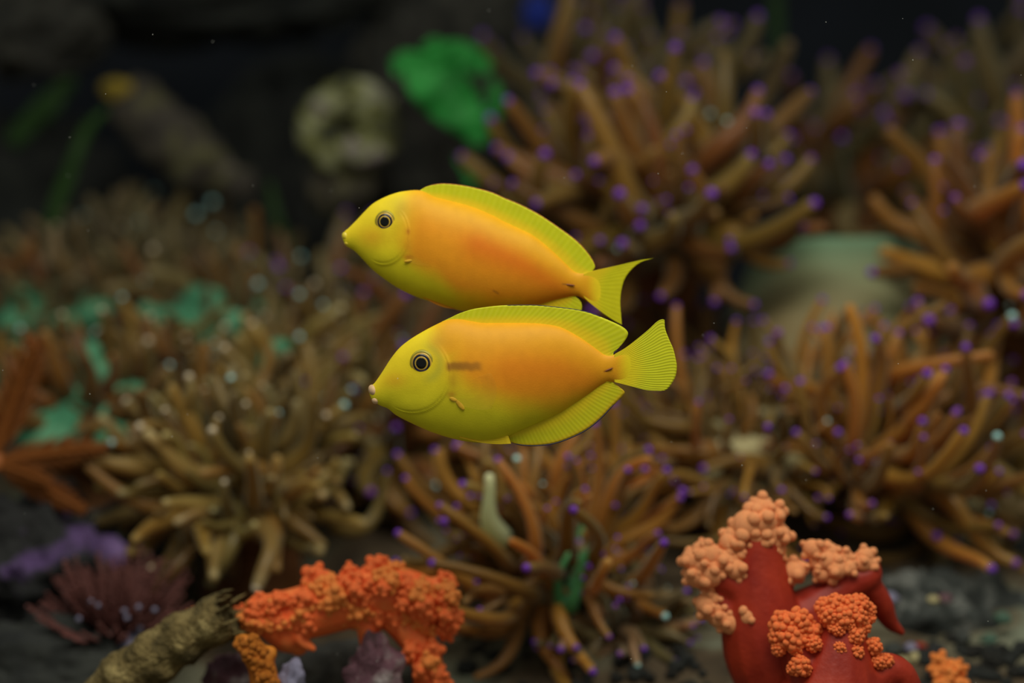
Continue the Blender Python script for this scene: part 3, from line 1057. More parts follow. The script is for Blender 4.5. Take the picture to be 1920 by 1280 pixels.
# right-hand side
AN = [
    ('big brown anemone with thick upright tentacles just above the crescent tail', 1225, 400, 0.95, (-0.05, -0.75, 0.66), 140, 112, 190, 'thick', 't_rust', dict(seed=21, spread=90, jit=0.36, alt='t_brown', altfrac=0.55)),
    ('dim brown anemone behind the big one, tallest tentacles against black water', 1170, 225, 1.12, (0, -0.35, 0.93), 150, 62, 175, 'thick', 't_dusky', dict(seed=22, spread=80, alt='t_brown', altfrac=0.3, glintfrac=0)),
    ('murky brown anemone standing behind the pale green cup coral', 1600, 370, 1.16, (0.05, -0.3, 0.95), 110, 55, 175, 'thick', 't_dusky', dict(seed=23, spread=85, alt='t_rust', altfrac=0.3, glintfrac=0)),
    ('orange brown anemone at the right of the cup coral, long arching tentacles', 1935, 490, 0.90, (-0.25, -0.6, 0.75), 120, 84, 205, 'thick', 't_amber', dict(seed=24, spread=100, alt='t_rust', altfrac=0.5)),
    ('hazy grey brown anemone half hidden at the far back right', 1870, 290, 1.16, (-0.1, -0.2, 0.95), 110, 46, 195, 'thick', 't_dusky', dict(seed=25, spread=75, glintfrac=0)),
    ('slender amber anemone with many purple tips on a stout brown stalk', 1645, 850, 0.85, (0.0, -0.6, 0.8), 110, 118, 205, 'thin', 't_amber', dict(seed=26, spread=90, jit=0.3, curl=0.7, alt='t_brown', altfrac=0.3, colr=0.5)),
    ('anemone with a pale cream disc behind the coral with salmon knobs', 1395, 850, 0.84, (-0.05, -0.85, 0.5), 110, 78, 150, 'thin', 't_brown', dict(seed=27, spread=108, disc='disc_pale', inner=0.28, alt='t_amber', altfrac=0.4, dome=0.2, curl=0.4)),
    ('amber anemone with glowing green centre between the two orange corals', 1020, 1040, 0.79, (-0.05, -0.7, 0.7), 100, 98, 190, 'thin', 't_amber', dict(seed=28, spread=98, jit=0.34, disc='disc_teal', alt='t_brown', altfrac=0.35)),
    ('pinkish brown anemone with stubby drooping tentacles below the green centred anemone', 1160, 1170, 0.77, (0.15, -0.9, 0.25), 75, 48, 110, 'stub', 't_pink', dict(seed=29, spread=105, alt='t_dusky', altfrac=0.5, curl=0.2)),
    ('olive brown anemone with a pale bare disc over the gravel slope', 1780, 920, 0.88, (0.1, -0.7, 0.7), 115, 54, 165, 'thick', 't_dusky', dict(seed=30, spread=108, disc='disc_pale', inner=0.5, alt='t_brown', altfrac=0.5, dome=0.2, curl=0.3)),
    ('brown anemone filling the gap behind the fanned tail', 1270, 750, 0.98, (0.0, -0.7, 0.7), 90, 56, 140, 'thick', 't_rust', dict(seed=31, spread=92, alt='t_brown', altfrac=0.5)),
    ('brown anemone right under the belly of the deep bodied fish', 1160, 870, 0.92, (0, -0.6, 0.75), 105, 72, 160, 'thin', 't_brown', dict(seed=32, spread=95, alt='t_amber', altfrac=0.4)),
    ('shadowy brown anemone behind the mouths of the two fish', 720, 640, 1.04, (0, -0.6, 0.8), 110, 58, 150, 'thick', 't_dusky', dict(seed=33, spread=95, alt='t_rust', altfrac=0.4)),
    ('brown anemone with sideways tentacles beneath the chin of the lower fish', 720, 840, 0.94, (0.2, -0.7, 0.6), 95, 54, 175, 'thick', 't_rust', dict(seed=34, spread=95, alt='t_brown', altfrac=0.5, curl=0.5)),
]
for lab, px, py, d, axis, rp, n, lp, kind, mat, kw in AN:
    anemone('sea_anemone', lab, px, py, d, axis, rp, n, lp, kind, mat, **kw)
# left-hand colonies
PC = [
    ('straw coloured polyp colony in front, above the purple feather worm', 440, 890, 0.83, (-0.05, -0.75, 0.65), 145, 120, 135, 't_straw', dict(seed=41, spread=98, jit=0.55, disc='disc_brown', alt='t_brown', altfrac=0.45)),
    ('yellowish polyp colony left of the snout of the lower fish', 570, 750, 0.93, (0.1, -0.6, 0.75), 115, 80, 120, 't_straw', dict(seed=42, spread=92, jit=0.5, disc='disc_teal', alt='t_brown', altfrac=0.4)),
    ('brown polyp colony with green flesh beside the orange feather star', 150, 760, 0.90, (0.0, -0.6, 0.75), 125, 42, 115, 't_brown', dict(seed=43, spread=85, jit=0.5, disc='disc_teal', alt='t_rust', altfrac=0.5)),
    ('green fleshed polyp colony with rusty stubs in front of black water', 410, 620, 1.04, (0, -0.6, 0.75), 140, 46, 115, 't_rust', dict(seed=44, spread=80, jit=0.45, disc='disc_teal', alt='t_dusky', altfrac=0.5)),
    ('teal fleshed polyp colony rising above the feather star arm', 70, 620, 1.05, (0, -0.6, 0.75), 140, 46, 115, 't_dusky', dict(seed=45, spread=80, jit=0.45, disc='disc_teal', alt='t_rust', altfrac=0.4)),
    ('grey tipped polyp colony forming the dim back row', 270, 560, 1.16, (0, -0.3, 0.93), 190, 70, 125, 't_dusky', dict(seed=46, spread=60, jit=0.35, disc='disc_brown')),
    ('small tan polyp colony in the hollow between green patches', 320, 735, 0.95, (0, -0.7, 0.7), 85, 44, 110, 't_straw', dict(seed=47, spread=92, jit=0.5, disc='disc_teal', alt='t_rust', altfrac=0.5)),
]
for lab, px, py, d, axis, rp, n, lp, mat, kw in PC:
    anemone('polyp_colony', lab, px, py, d, axis, rp, n, lp, 'stub', mat, 'tip_cream', tipfrac=0.22, glintfrac=0.35, **kw)


def lobed(name, label, cat, px, py, d, lst, mat, vox=0.0022):
    """a smooth mound of fused round lobes"""
    k = K * d
    e = empty(name, P(px, py, d))
    tag(e, label, cat)
    vs_, fs_ = [], []
    for (x, y, dz, r) in lst:
        c = P(x, y, d + dz * k) - e.location
        b = len(vs_)
        vs_ += [c + q * r * k for q in ICO[2][0]]
        fs_ += [tuple(i + b for i in t) for t in ICO[2][1]]
    o = obj('lobes', mesh_from('lobes', vs_, fs_, mat), e)
    m = o.modifiers.new('remesh', 'REMESH')
    m.mode = 'VOXEL'
    m.voxel_size = vox
    m.use_smooth_shade = True
    q = o.modifiers.new('smooth', 'SMOOTH')
    q.factor = 0.5
    q.iterations = 5
    return e


for lab, px, py, d, lst in [
        ('bright green coral flesh showing between rusty polyp stubs', 370, 600, 0.97, [(372, 560, 0, 30), (392, 590, -6, 30), (350, 600, 0, 32), (420, 610, 0, 24), (375, 640, 0, 40), (440, 600, 0, 20), (402, 552, 0, 16), (462, 612, 0, 26), (300, 600, 6, 30)]),
        ('teal coral flesh in the hollow beside the feather star', 150, 720, 0.87, [(150, 690, 0, 34), (125, 735, -4, 30), (165, 770, -8, 26), (100, 790, 0, 36), (185, 700, 0, 26), (172, 660, 4, 22)]),
        ('pale green coral flesh under the dim back row of polyps', 150, 600, 1.0, [(170, 590, 0, 30), (195, 585, 0, 26), (50, 560, 0, 34), (20, 610, 0, 36), (60, 600, 4, 36), (130, 610, 6, 30)]),
        ('pale teal coral flesh left of the lower fish mouth', 480, 700, 0.90, [(490, 680, 0, 32), (450, 700, 0, 34), (465, 735, -6, 30), (520, 660, 4, 26), (640, 730, 0, 36), (600, 735, 0, 30), (675, 740, 6, 26)]),
        ('green coral flesh deep inside the straw coloured colony', 370, 850, 0.79, [(352, 800, 0, 18), (360, 840, 0, 20), (375, 880, 0, 20), (385, 850, 4, 16), (350, 885, 4, 14)]),
]:
    q = random.Random(px)
    more_ = [(x + q.uniform(-1, 1) * r, y + q.uniform(-.6, 1) * r, z + q.uniform(0, 12), r * q.uniform(.35, .7)) for (x, y, z, r) in lst for _ in range(4)]
    lobed('green_coral', lab, 'coral', px, py, d + 0.025, lst + more_, M['disc_teal'])

# ------------------------------------------------------------------ pale green cup coral
cp = P(1570, 455, 0.99)
kk = K * 1.0
cr = empty('cup_coral', Vector((cp.x, cp.y, ground(cp.x, cp.y) - 0.01)))
tag(cr, 'wide pale green cup coral with a dark hollow top among brown anemones', 'coral')
relz = cp.z - cr.location.z
Rr = 152 * kk
prof = [(Rr * 1.3, 0), (Rr * 1.55, relz * 0.25), (Rr * 1.45, relz * 0.5), (Rr * 1.15, relz * 0.78), (Rr * 1.02, relz * 0.93), (Rr * 1.02, relz * 0.985), (Rr * 0.97, relz), (Rr * 0.90, relz * 0.985),
        (Rr * 0.84, relz * 0.9), (Rr * 0.75, relz * 0.7), (Rr * 0.4, relz * 0.55), (Rr * 0.05, relz * 0.53)]
pd = [tuple(q) for q in catmull(prof, 44)]
v, f = lathe(pd, 64, 0.09, 5)
obj('cup_wall', mesh_from('cup_wall', v[:64 * 32], [q for q in f if len(q) == 4 and max(q) < 64 * 32], M['cup']), cr)
obj('cup_hollow', mesh_from('cup_hollow', v[64 * 30:], [tuple(i - 64 * 30 for i in q) for q in f if len(q) == 4 and min(q) >= 64 * 30], M['cup']), cr)


# ------------------------------------------------------------------ orange soft corals
def remeshed(o, vox, sm=6):
    m = o.modifiers.new('remesh', 'REMESH')
    m.mode = 'VOXEL'
    m.voxel_size = vox
    m.use_smooth_shade = True
    s = o.modifiers.new('smooth', 'SMOOTH')
    s.factor = 0.5
    s.iterations = sm
    return o


def berry(name, bumps, br, seed, mat, core=0.82):
    """a knob crowded with small round polyps; unit size"""
    rr = random.Random(seed)
    vs_, fs_ = [], []

    def add(c, r, sub):
        v0, f0 = ICO[sub]
        b = len(vs_)
        for x in v0:
            vs_.append(c + x * r)
        for q in f0:
            fs_.append(tuple(i + b for i in q))
    add(Vector((0, 0, 0)), core, 3)
    for i in range(bumps):
        z = 1 - 2 * (i + 0.5) / bumps
        ph = i * 2.39996 + rr.uniform(-0.2, 0.2)
        q = math.sqrt(max(0, 1 - z * z))
        add(Vector((q * math.cos(ph), q * math.sin(ph), z)) * (core * rr.uniform(0.92, 1.06)), br * rr.uniform(0.8, 1.2), 2)
    return mesh_from(name, vs_, fs_, mat)


SMOOTHK = [berry('knob_smooth', 7, 0.42, 60 + i, M['coral_knob'], 1.0) for i in range(5)]
FINEK = [berry('knob_fine', 34, 0.27, 70 + i, M['coral_knob_red'], 0.86) for i in range(4)]
ORK = [berry('knob_orange', 9, 0.42, 80 + i, M['coral_orange'], 0.92) for i in range(5)]
ORK2 = [berry('knob_orange2', 9, 0.42, 90 + i, M['coral_orange2'], 0.92) for i in range(5)]


def branches(root, segs, d, mat, name, vox):
    """segs: list of [(px, py, extra depth in px, radius px), ...] joined into one continuous trunk"""
    k = K * d
    vs_, fs_ = [], []
    for s in segs:
        c = catmull(s, max(8, len(s) * 5))
        path = [P(a, b, d + e * k) - root.location for a, b, e, r in c]
        sweep(path, [float(q[3]) * k for q in c], 14, True, vs_, fs_)
        for q in (c[0], c[-1]):
            b0 = len(vs_)
            cc = P(q[0], q[1], d + q[2] * k) - root.location
            v0, f0 = ICO[2]
            vs_ += [cc + x * (q[3] * k) for x in v0]
            fs_ += [tuple(i + b0 for i in t) for t in f0]
    o = obj(name, mesh_from(name, vs_, fs_, mat), root)
    return remeshed(o, vox)


def knobs(root, lst, d, meshes, rr, name='knob'):
    k = K * d
    for (px, py, e, r) in lst:
        o = obj(name, rr.choice(meshes), root, P(px, py, d + e * k) - root.location)
        s = r * k
        o.scale = (s * rr.uniform(.93, 1.07), s * rr.uniform(.93, 1.07), s * rr.uniform(.93, 1.07))
        o.rotation_euler = (rr.uniform(0, 6), rr.uniform(0, 6), rr.uniform(0, 6))


rr = random.Random(5)
# right coral: tall red trunk with salmon knobs
D1 = 0.655
r1 = empty('soft_coral', P(1480, 1400, D1))
tag(r1, 'tall red trunked soft coral with smooth salmon orange knobs', 'coral')
branches(r1, [
    [(1490, 1430, 0, 95), (1475, 1300, 0, 88), (1440, 1210, 0, 86), (1425, 1130, 0, 70), (1422, 1050, 0, 50), (1425, 975, 0, 34)],
    [(1415, 1120, 0, 45), (1370, 1095, -10, 32), (1330, 1065, -12, 28)],
    [(1420, 1180, 0, 50), (1370, 1150, -8, 34), (1345, 1125, -10, 24)],
    [(1420, 1110, 0, 44), (1460, 1090, 0, 26), (1485, 1075, -4, 20)],
    [(1440, 1200, 10, 70), (1510, 1160, 14, 58), (1580, 1105, 14, 34), (1625, 1080, 12, 30), (1632, 1060, 10, 20)],
    [(1600, 1090, 12, 24), (1560, 1065, 8, 26), (1530, 1045, 4, 18)],
    [(1620, 1085, 14, 26), (1650, 1130, 24, 24), (1668, 1165, 30, 16), (1690, 1185, 32, 8)],
], D1, M['coral_trunk'], 'trunk', 0.0011)
knobs(r1, [(1428, 952, 0, 24), (1452, 966, -4, 22), (1402, 985, -14, 30), (1432, 978, -18, 27), (1376, 1003, -6, 20), (1368, 1018, -12, 21), (1384, 1020, -16, 20), (1462, 1003, -10, 21),
           (1448, 1015, -14, 20), (1420, 1010, -18, 22), (1315, 1034, -4, 20), (1298, 1050, -10, 22), (1330, 1042, -14, 24), (1306, 1078, -12, 24), (1336, 1076, -20, 25), (1360, 1052, -22, 22),
           (1374, 1048, -16, 20), (1378, 1066, -26, 21), (1394, 1070, -26, 16), (1350, 1090, -14, 16), (1335, 1110, -10, 16), (1326, 1132, -12, 22), (1340, 1122, -16, 17), (1352, 1158, -20, 22),
           (1372, 1168, -28, 21), (1336, 1150, -12, 16), (1406, 1156, -48, 19), (1418, 1160, -48, 13), (1488, 1072, -8, 22), (1502, 1066, -2, 16), (1524, 1030, 0, 19), (1556, 1034, 4, 18), (1548, 1052, -6, 20),
           (1534, 1056, 0, 17), (1584, 1044, 2, 17), (1566, 1066, -8, 22), (1540, 1076, -6, 16), (1622, 1042, 6, 17), (1618, 1056, 0, 18), (1466, 1046, -10, 9), (1462, 1030, -12, 12), (1440, 1000, -22, 20), (1390, 1036, -16, 16), (1318, 1058, -18, 22), (1350, 1066, -24, 19), (1300, 1064, -6, 18), (1590, 1064, -6, 17), (1634, 1056, 4, 13), (1470, 1084, -8, 17), (1388, 1176, -36, 15), (1345, 1140, -18, 18)], D1, SMOOTHK, rr)
# front lobes of fine red-orange polyps, a coral of their own in front of the trunk
D2 = 0.628
r2 = empty('soft_coral', P(1560, 1400, D2))
tag(r2, 'low red soft coral with grainy crowded buds in front of the tall trunk', 'coral')
branches(r2, [
    [(1560, 1420, 0, 125), (1560, 1330, 0, 112), (1570, 1255, 0, 78), (1580, 1190, 0, 48), (1585, 1160, 0, 36)],
    [(1540, 1300, 0, 60), (1505, 1240, 0, 42), (1490, 1195, 0, 32)],
    [(1580, 1330, 0, 70), (1640, 1270, 4, 46), (1680, 1262, 4, 34), (1700, 1290, 6, 30)],
], D2, M['coral_trunk'], 'trunk', 0.0011)
fine = [(1470, 1172, -8, 26), (1496, 1164, -14, 25), (1460, 1192, -12, 20), (1486, 1196, -24, 27), (1516, 1186, -12, 24), (1522, 1198, -18, 15), (1548, 1138, -6, 20), (1568, 1134, -14, 22), (1592, 1138, -16, 22), (1612, 1130, -8, 18),
        (1628, 1142, -2, 15), (1556, 1156, -22, 20), (1580, 1158, -30, 22), (1606, 1154, -24, 20), (1572, 1180, -38, 13), (1592, 1172, -36, 11), (1562, 1176, -32, 11), (1604, 1192, -38, 17), (1618, 1176, -22, 16), (1630, 1158, -6, 12),
        (1460, 1216, -20, 14), (1478, 1208, -26, 11), (1492, 1214, -30, 14), (1526, 1208, -34, 16), (1500, 1248, -46, 20), (1486, 1254, -40, 12), (1512, 1256, -48, 11), (1576, 1214, -46, 12), (1606, 1222, -46, 14), (1638, 1212, -24, 16), (1646, 1240, -28, 14), (1660, 1240, -20, 16)]
knobs(r2, fine, D2, FINEK, rr)

# left coral: spread of small vivid orange knobs
D3 = 0.675
r3 = empty('soft_coral', P(640, 1330, D3))
tag(r3, 'sprawling vivid orange soft coral of crowded little knobs above the mauve rock', 'coral')
branches(r3, [
    [(455, 1165, 6, 22), (500, 1155, 0, 40), (560, 1150, 0, 50), (640, 1130, 4, 52), (720, 1110, 8, 52), (790, 1120, 8, 42), (830, 1150, 10, 32)],
    [(520, 1165, -4, 42), (545, 1195, -8, 34), (560, 1210, -8, 20)],
    [(690, 1150, 0, 34), (690, 1180, -10, 24), (685, 1200, -10, 14)],
    [(735, 1150, 0, 32), (770, 1190, -4, 30), (795, 1225, -6, 30), (810, 1300, -4, 34)],
    [(555, 1185, -30, 12), (570, 1205, -36, 11), (588, 1216, -36, 7)],
    [(790, 1120, 8, 30), (840, 1090, 16, 18)],
], D3, M['coral_orange'], 'trunk', 0.0011)
lst = []
for q in range(120):
    x = rr.uniform(560, 850)
    t = (x - 560) / 290
    top_ = np.interp(x, [560, 600, 660, 720, 760, 800, 850], [1110, 1085, 1065, 1050, 1075, 1090, 1085])
    bot_ = np.interp(x, [560, 640, 720, 780, 850], [1165, 1165, 1165, 1175, 1190])
    y = rr.uniform(top_ + 14, bot_)
    e = -44 + 40 * (abs(y - (top_ + bot_) / 2) / ((bot_ - top_) / 2)) ** 2 + rr.uniform(-6, 6)
    if all(math.hypot(x - a[0], y - a[1]) > 18 for a in lst):
        lst.append((x, y, e, rr.uniform(13, 21)))
lst += [(790 + 70 * q % 60 + 6 * (q % 3), 1100 + 11 * q, -30 + 4 * (q % 4), 17) for q in range(8)]
lst += [(592, 1082, 0, 24), (588, 1098, -6, 20), (655, 1070, 0, 15), (656, 1086, -2, 17), (704, 1062, 0, 20), (716, 1054, 2, 15), (735, 1070, 0, 17), (748, 1068, 4, 14), (770, 1092, -4, 13), (832, 1085, 10, 14), (842, 1096, 10, 14), (810, 1128, -20, 22),
        (824, 1146, -10, 18), (838, 1186, 0, 15), (770, 1218, -34, 15), (766, 1230, -30, 13), (812, 1218, -30, 18), (806, 1240, -36, 20), (790, 1256, -36, 17), (818, 1262, -30, 18), (830, 1275, -20, 16),
        (362, 1152, 30, 12), (394, 1148, 22, 10), (452, 1148, 8, 13)]
for q in range(40):
    lst.append((rr.uniform(465, 640), rr.uniform(1120, 1172), -36 + rr.uniform(-6, 6), rr.uniform(11, 18)))
knobs(r3, lst, D3, ORK + ORK2[:3], rr)
# two extra stems so that the knobs behind the worm tube hang on the coral
branches(r3, [[(455, 1165, 6, 14), (410, 1156, 16, 8), (362, 1152, 30, 8)]], D3, M['coral_orange'], 'side_stem', 0.001)

# bottom right small orange leafy coral
D4 = 0.69
r4 = empty('leaf_coral', P(1775, 1310, D4))
tag(r4, 'small orange lobed coral on the dark gravel slope', 'coral')
k4 = K * D4
branches(r4, [[(1775, 1320, 0, 20), (1775, 1275, 0, 22)]], D4, M['coral_orange2'], 'stem', 0.001)
knobs(r4, [(1762, 1240, 0, 16), (1758, 1258, -6, 15), (1776, 1262, -10, 17), (1792, 1250, 0, 15), (1802, 1256, 4, 12), (1770, 1280, -12, 18), (1796, 1282, -8, 18)], D4, ORK2, rr, 'lobe')

# ------------------------------------------------------------------ worm tube, sponge, rocks low down
DT = 0.665
kt = K * DT
tb = empty('worm_tube', P(250, 1330, DT))
tag(tb, 'thick khaki worm tube with a frayed open mouth beside the orange coral', 'worm tube')
pth = catmull([(190, 1330, 4), (250, 1262, 0), (320, 1212, -4), (390, 1170, -8), (428, 1150, -12)], 60)
path = [P(a, b, DT + e * kt) - tb.location for a, b, e in pth]
vs_, fs_ = [], []
rad = [(56 - 12 * i / 59 + 3 * math.sin(i * 0.5)) * kt for i in range(60)]
sweep(path, rad, 40, False, vs_, fs_)
for i, v in enumerate(vs_):
    c = path[i // 40]
    w = v + tb.location
    vs_[i] = c + (v - c) * (1 + 0.13 * fbm(w * 130, 4) + 0.05 * fbm(w * 500, 3))
obj('tube_wall', mesh_from('tube_wall', vs_, fs_, M['tube']), tb)
vi, fi = sweep(path[40:], [r * 0.84 for r in rad[40:]], 24, True)
fi = [q for q in fi if len(q) == 4] + [fi[-2]]
obj('tube_lining', mesh_from('tube_lining', vi, fi, M['tube_in']), tb)
# torn flaps round the mouth
ax = (path[-1] - path[-4]).normalized()
m3 = frame(ax)
for i in range(16):
    a = 2 * math.pi * i / 16 + rr.uniform(-.15, .15)
    rd = m3.col[0] * math.cos(a) + m3.col[1] * math.sin(a)
    b = path[-1] + rd * rad[-1] * 0.95 - ax * 0.001
    ln = rr.uniform(10, 38) * kt
    dirn = (ax * rr.uniform(0.5, 1.2) + rd * rr.uniform(-0.2, 0.7) + Vector((rr.uniform(-.3, .3), 0, rr.uniform(-.2, .3)))).normalized()
    wv = ax.cross(rd).normalized()
    pp = [b - dirn * 0.002, b + dirn * ln * 0.5 + rd * ln * 0.08, b + dirn * ln]
    v, f = sweep(pp, [5.0 * kt, 3.6 * kt, 0.8 * kt], 6)
    obj('torn_flap', mesh_from('torn_flap', v, f, M['tube']), tb)

os_ = empty('ochre_sponge', P(480, 1300, 0.65))
tag(os_, 'lumpy ochre sponge beside the mouth of the khaki worm tube', 'sponge')
k5 = K * 0.65
branches(os_, [[(500, 1310, 0, 30), (490, 1250, 0, 26), (470, 1215, 0, 24), (455, 1205, 0, 18)], [(490, 1240, 0, 22), (505, 1225, 4, 16)]], 0.65, M['ochre'], 'sponge_body', 0.001)
knobs(os_, [(452, 1206, -8, 14), (474, 1204, -14, 15), (468, 1226, -18, 14), (490, 1220, -12, 13), (484, 1246, -22, 15), (500, 1252, -16, 13), (494, 1270, -24, 15), (508, 1280, -18, 14)], 0.65,
      [berry('sponge_lump', 9, 0.5, 100 + i, M['ochre'], 0.75) for i in range(3)], rr, 'lump')

rock('reef_rock', 'mauve and white crusted rock right under the sprawling orange coral', 'rock', P(705, 1270, 0.665), (55 * k5, 50 * k5, 78 * k5), 4, M['rock_mauve'], amp=0.35)
rock('reef_rock', 'small lilac grey stone next to the ochre sponge', 'rock', P(545, 1275, 0.655), (24 * k5, 22 * k5, 42 * k5), 9, M['rock_lilac'], rot=(0, 0.25, 0), amp=0.3)
rock('reef_rock', 'dark wine coloured rock in the shadow beneath the sprawling orange coral', 'rock', P(630, 1275, 0.72), (150 * k5, 70 * k5, 80 * k5), 6, M['rock_dark'], amp=0.3)
rock('reef_rock', 'grey brown crusty stone between worm tube and ochre sponge', 'rock', P(440, 1275, 0.69), (60 * k5, 50 * k5, 52 * k5), 14, M['rock_mauve'], amp=0.35)
rock('reef_rock', 'black boulder with a purple crusted crest under the orange feather star', 'rock', P(60, 1060, 0.80), (150 * K * .8, 120 * K * .8, 135 * K * .8), 12, M['rock_purple'], sub=5, amp=0.36, freq=1.9)
rock('reef_rock', 'dark boulder with pale speckles behind the purple feather worm', 'rock', P(190, 1030, 0.84), (130 * K * .84, 90 * K * .84, 75 * K * .84), 17, M['rock_grey'], sub=5, amp=0.34, freq=1.9)
rock('reef_rock', 'black rock filling the corner beneath the purple feather worm', 'rock', P(90, 1290, 0.74), (190 * K * .74, 100 * K * .74, 120 * K * .74), 19, M['rock_black'], sub=5, amp=0.3)
rock('reef_rock', 'violet crusted stone peeking out behind the worm tube', 'rock', P(255, 1215, 0.74), (38 * K * .74, 30 * K * .74, 28 * K * .74), 23, M['rock_lilac'], amp=0.3)
rock('reef_rock', 'speckled grey gravel mound behind the small orange lobed coral', 'rock', P(1760, 1190, 0.80), (170 * K * .8, 120 * K * .8, 120 * K * .8), 25, M['rock_grey'], sub=5, amp=0.3, freq=2.2)
rock('reef_rock', 'black rock mass beyond the gravel mound', 'rock', P(1905, 1180, 0.86), (110 * K * .86, 110 * K * .86, 190 * K * .86), 27, M['rock_black'], sub=5, amp=0.3)
rock('reef_rock', 'pale greenish grey stone under the chin side of the lower fish', 'rock', P(880, 880, 0.98), (75 * K, 60 * K, 55 * K), 28, M['disc_pale'], amp=0.25)
def hit(px, py):
    d = 0.5
    while d < 1.2 and P(px, py, d).z > ground(P(px, py, d).x, d):
        d += 0.002
    return d


# loose rubble on the bare slope: alike stones, only their place tells them apart
RUB = [rock_mesh('rubble', (1, 0.9, 0.7), 300 + i, M[q], sub=2, amp=0.4) for i, q in enumerate(['rock_grey', 'rock_dark', 'rock_grey', 'rock_dark', 'rock_grey'])]
for i in range(90):
    px, py = (rr.uniform(1690, 1930), rr.uniform(1200, 1300)) if i % 2 else (rr.uniform(860, 1340), rr.uniform(1190, 1300))
    d = hit(px, py)
    c = P(px, py, d)
    o = obj('rubble_stone', RUB[i % 5], None, Vector((c.x, c.y, ground(c.x, c.y) + 0.0015)))
    q = rr.uniform(8, 22) * K * d
    o.scale = (q, q, q)
    o.rotation_euler = (rr.uniform(-.4, .4), rr.uniform(-.4, .4), rr.uniform(0, 6.3))
    look = 'speckled grey' if i % 5 in (0, 2, 4) else 'blackish brown'
    if i % 2:
        tag(o, look + ' rubble stone around the small orange lobed coral', 'stone', look + ' rubble by the lobed coral')
    else:
        tag(o, look + ' rubble stone below the green centred anemone', 'stone', look + ' rubble below the anemones')
# pebbles lying on the gravel mound
peb = ['rock_lilac', 'rock_grey', 'coral_trunk', 'disc_pale', 'rock_mauve']
for i, (px, py, r) in enumerate([(1708, 1214, 11), (1726, 1212, 10), (1756, 1218, 11), (1720, 1234, 14), (1668, 1122, 14), (1676, 1216, 16), (1772, 1122, 13), (1750, 1124, 10), (1855, 1198, 13), (1806, 1196, 12), (1880, 1158, 14), (1690, 1240, 12)]):
    d = min(0.755, hit(px, py)) - 0.004
    o = obj('pebble', rock_mesh('pebble', (r * K * d * 1.2, r * K * d, r * K * d * .8), 200 + i, M[['rock_lilac', 'coral_trunk', 'rock_lilac', 'disc_pale', 'rock_lilac', 'rock_grey', 'rock_mauve', 'disc_pale', 'moss', 'rock_grey', 'moss', 'disc_pale'][i]], sub=3), None, P(px, py, d))
    tag(o, ['lilac pebble', 'dark red pebble', 'lilac oblong pebble', 'cream pebble', 'lilac pebble high up', 'speckled pebble', 'mauve pebble', 'small cream pebble', 'green pebble', 'grey pebble', 'green round pebble', 'cream low pebble'][i] + ' lying on the dark gravel mound', 'pebble')

# ------------------------------------------------------------------ purple feather worm and orange feather star
def plume_mesh(name, n, wid, mat, curve=0.25, core=0.012, taper=0.7, seed=0, rake=0.75):
    """one feathery arm, unit length along +z, barbs to both sides in x; root at the origin"""
    rr = random.Random(seed)
    vs_, fs_ = [], []
    path = [Vector((0, -curve * (i / 10) ** 2, i / 10)) for i in range(11)]
    sweep(path, [core * (1 - 0.7 * i / 10) for i in range(11)], 6, True, vs_, fs_)
    for i in range(n):
        t = 0.06 + 0.94 * i / n
        c = Vector((0, -curve * t * t, t))
        for s in (-1, 1):
            w = wid * (math.sin(math.pi * min(1, 0.12 + t * 0.88)) ** 0.5 * (1 - taper * t) + 0.15) * rr.uniform(0.8, 1.15)
            e = c + Vector((s * w, rr.uniform(-.02, .02), w * rr.uniform(rake * .8, rake * 1.25)))
            mid_ = (c + e) / 2 + Vector((0, -0.012, 0.01))
            h = 0.4 / n + 0.007
            b = len(vs_)
            up_ = Vector((0, 0.15 * h, h))
            th = Vector((0, 0.004, 0))
            for p_, q in ((c, 1), (mid_, 0.9), (e, 0.25)):
                vs_.extend([p_ - up_ * q - th, p_ + up_ * q - th, p_ + up_ * q + th, p_ - up_ * q + th])
            for j in range(2):
                for m_ in range(4):
                    a0, a1 = b + j * 4 + m_, b + j * 4 + (m_ + 1) % 4
                    fs_.append((a0, a1, a1 + 4, a0 + 4))
            fs_.append((b + 8, b + 9, b + 10, b + 11))
    return mesh_from(name, vs_, fs_, mat)


DF = 0.76
kf = K * DF
fw = empty('feather_worm', P(215, 1215, DF))
tag(fw, 'dark purplish brown feather worm crown spread open above the worm tube', 'feather worm')
v, f = sweep([P(215, 1290, DF) - fw.location, P(212, 1235, DF) - fw.location, P(215, 1180, DF) - fw.location], [16 * kf, 15 * kf, 18 * kf], 12)
obj('stalk', mesh_from('stalk', v, f, M['rock_dark']), fw)
FWM = [plume_mesh('radiole', 22, 0.085, M['fan_worm'], 0.28, 0.014, 0.5, s) for s in range(4)]
for ring, (n, tilt, ln) in enumerate([(34, 72, 150), (28, 50, 145), (16, 28, 130)]):
    for i in range(n):
        a = 2 * math.pi * (i + 0.5 * ring) / n + rr.uniform(-.06, .06)
        tl = math.radians(tilt + rr.uniform(-6, 6))
        axis = Vector((0.05, -0.30, 0.95)).normalized()
        m3 = frame(axis, Vector((1, 0, 0)))
        rd = m3.col[0] * math.cos(a) + m3.col[1] * math.sin(a)
        dirn = axis * math.cos(tl) + rd * math.sin(tl)
        o = obj('radiole', rr.choice(FWM), fw)
        base = P(215, 1185, DF) - fw.location + rd * 12 * kf
        zz = dirn.normalized()
        yy = (axis * -1 + zz * axis.dot(zz)).normalized()   # local -y curls towards the axis
        xx = yy.cross(zz)
        o.matrix_basis = Matrix.Translation(base) @ Matrix((xx, yy, zz)).transposed().to_4x4() @ Matrix.Scale(ln * kf * rr.uniform(.85, 1.1), 4)
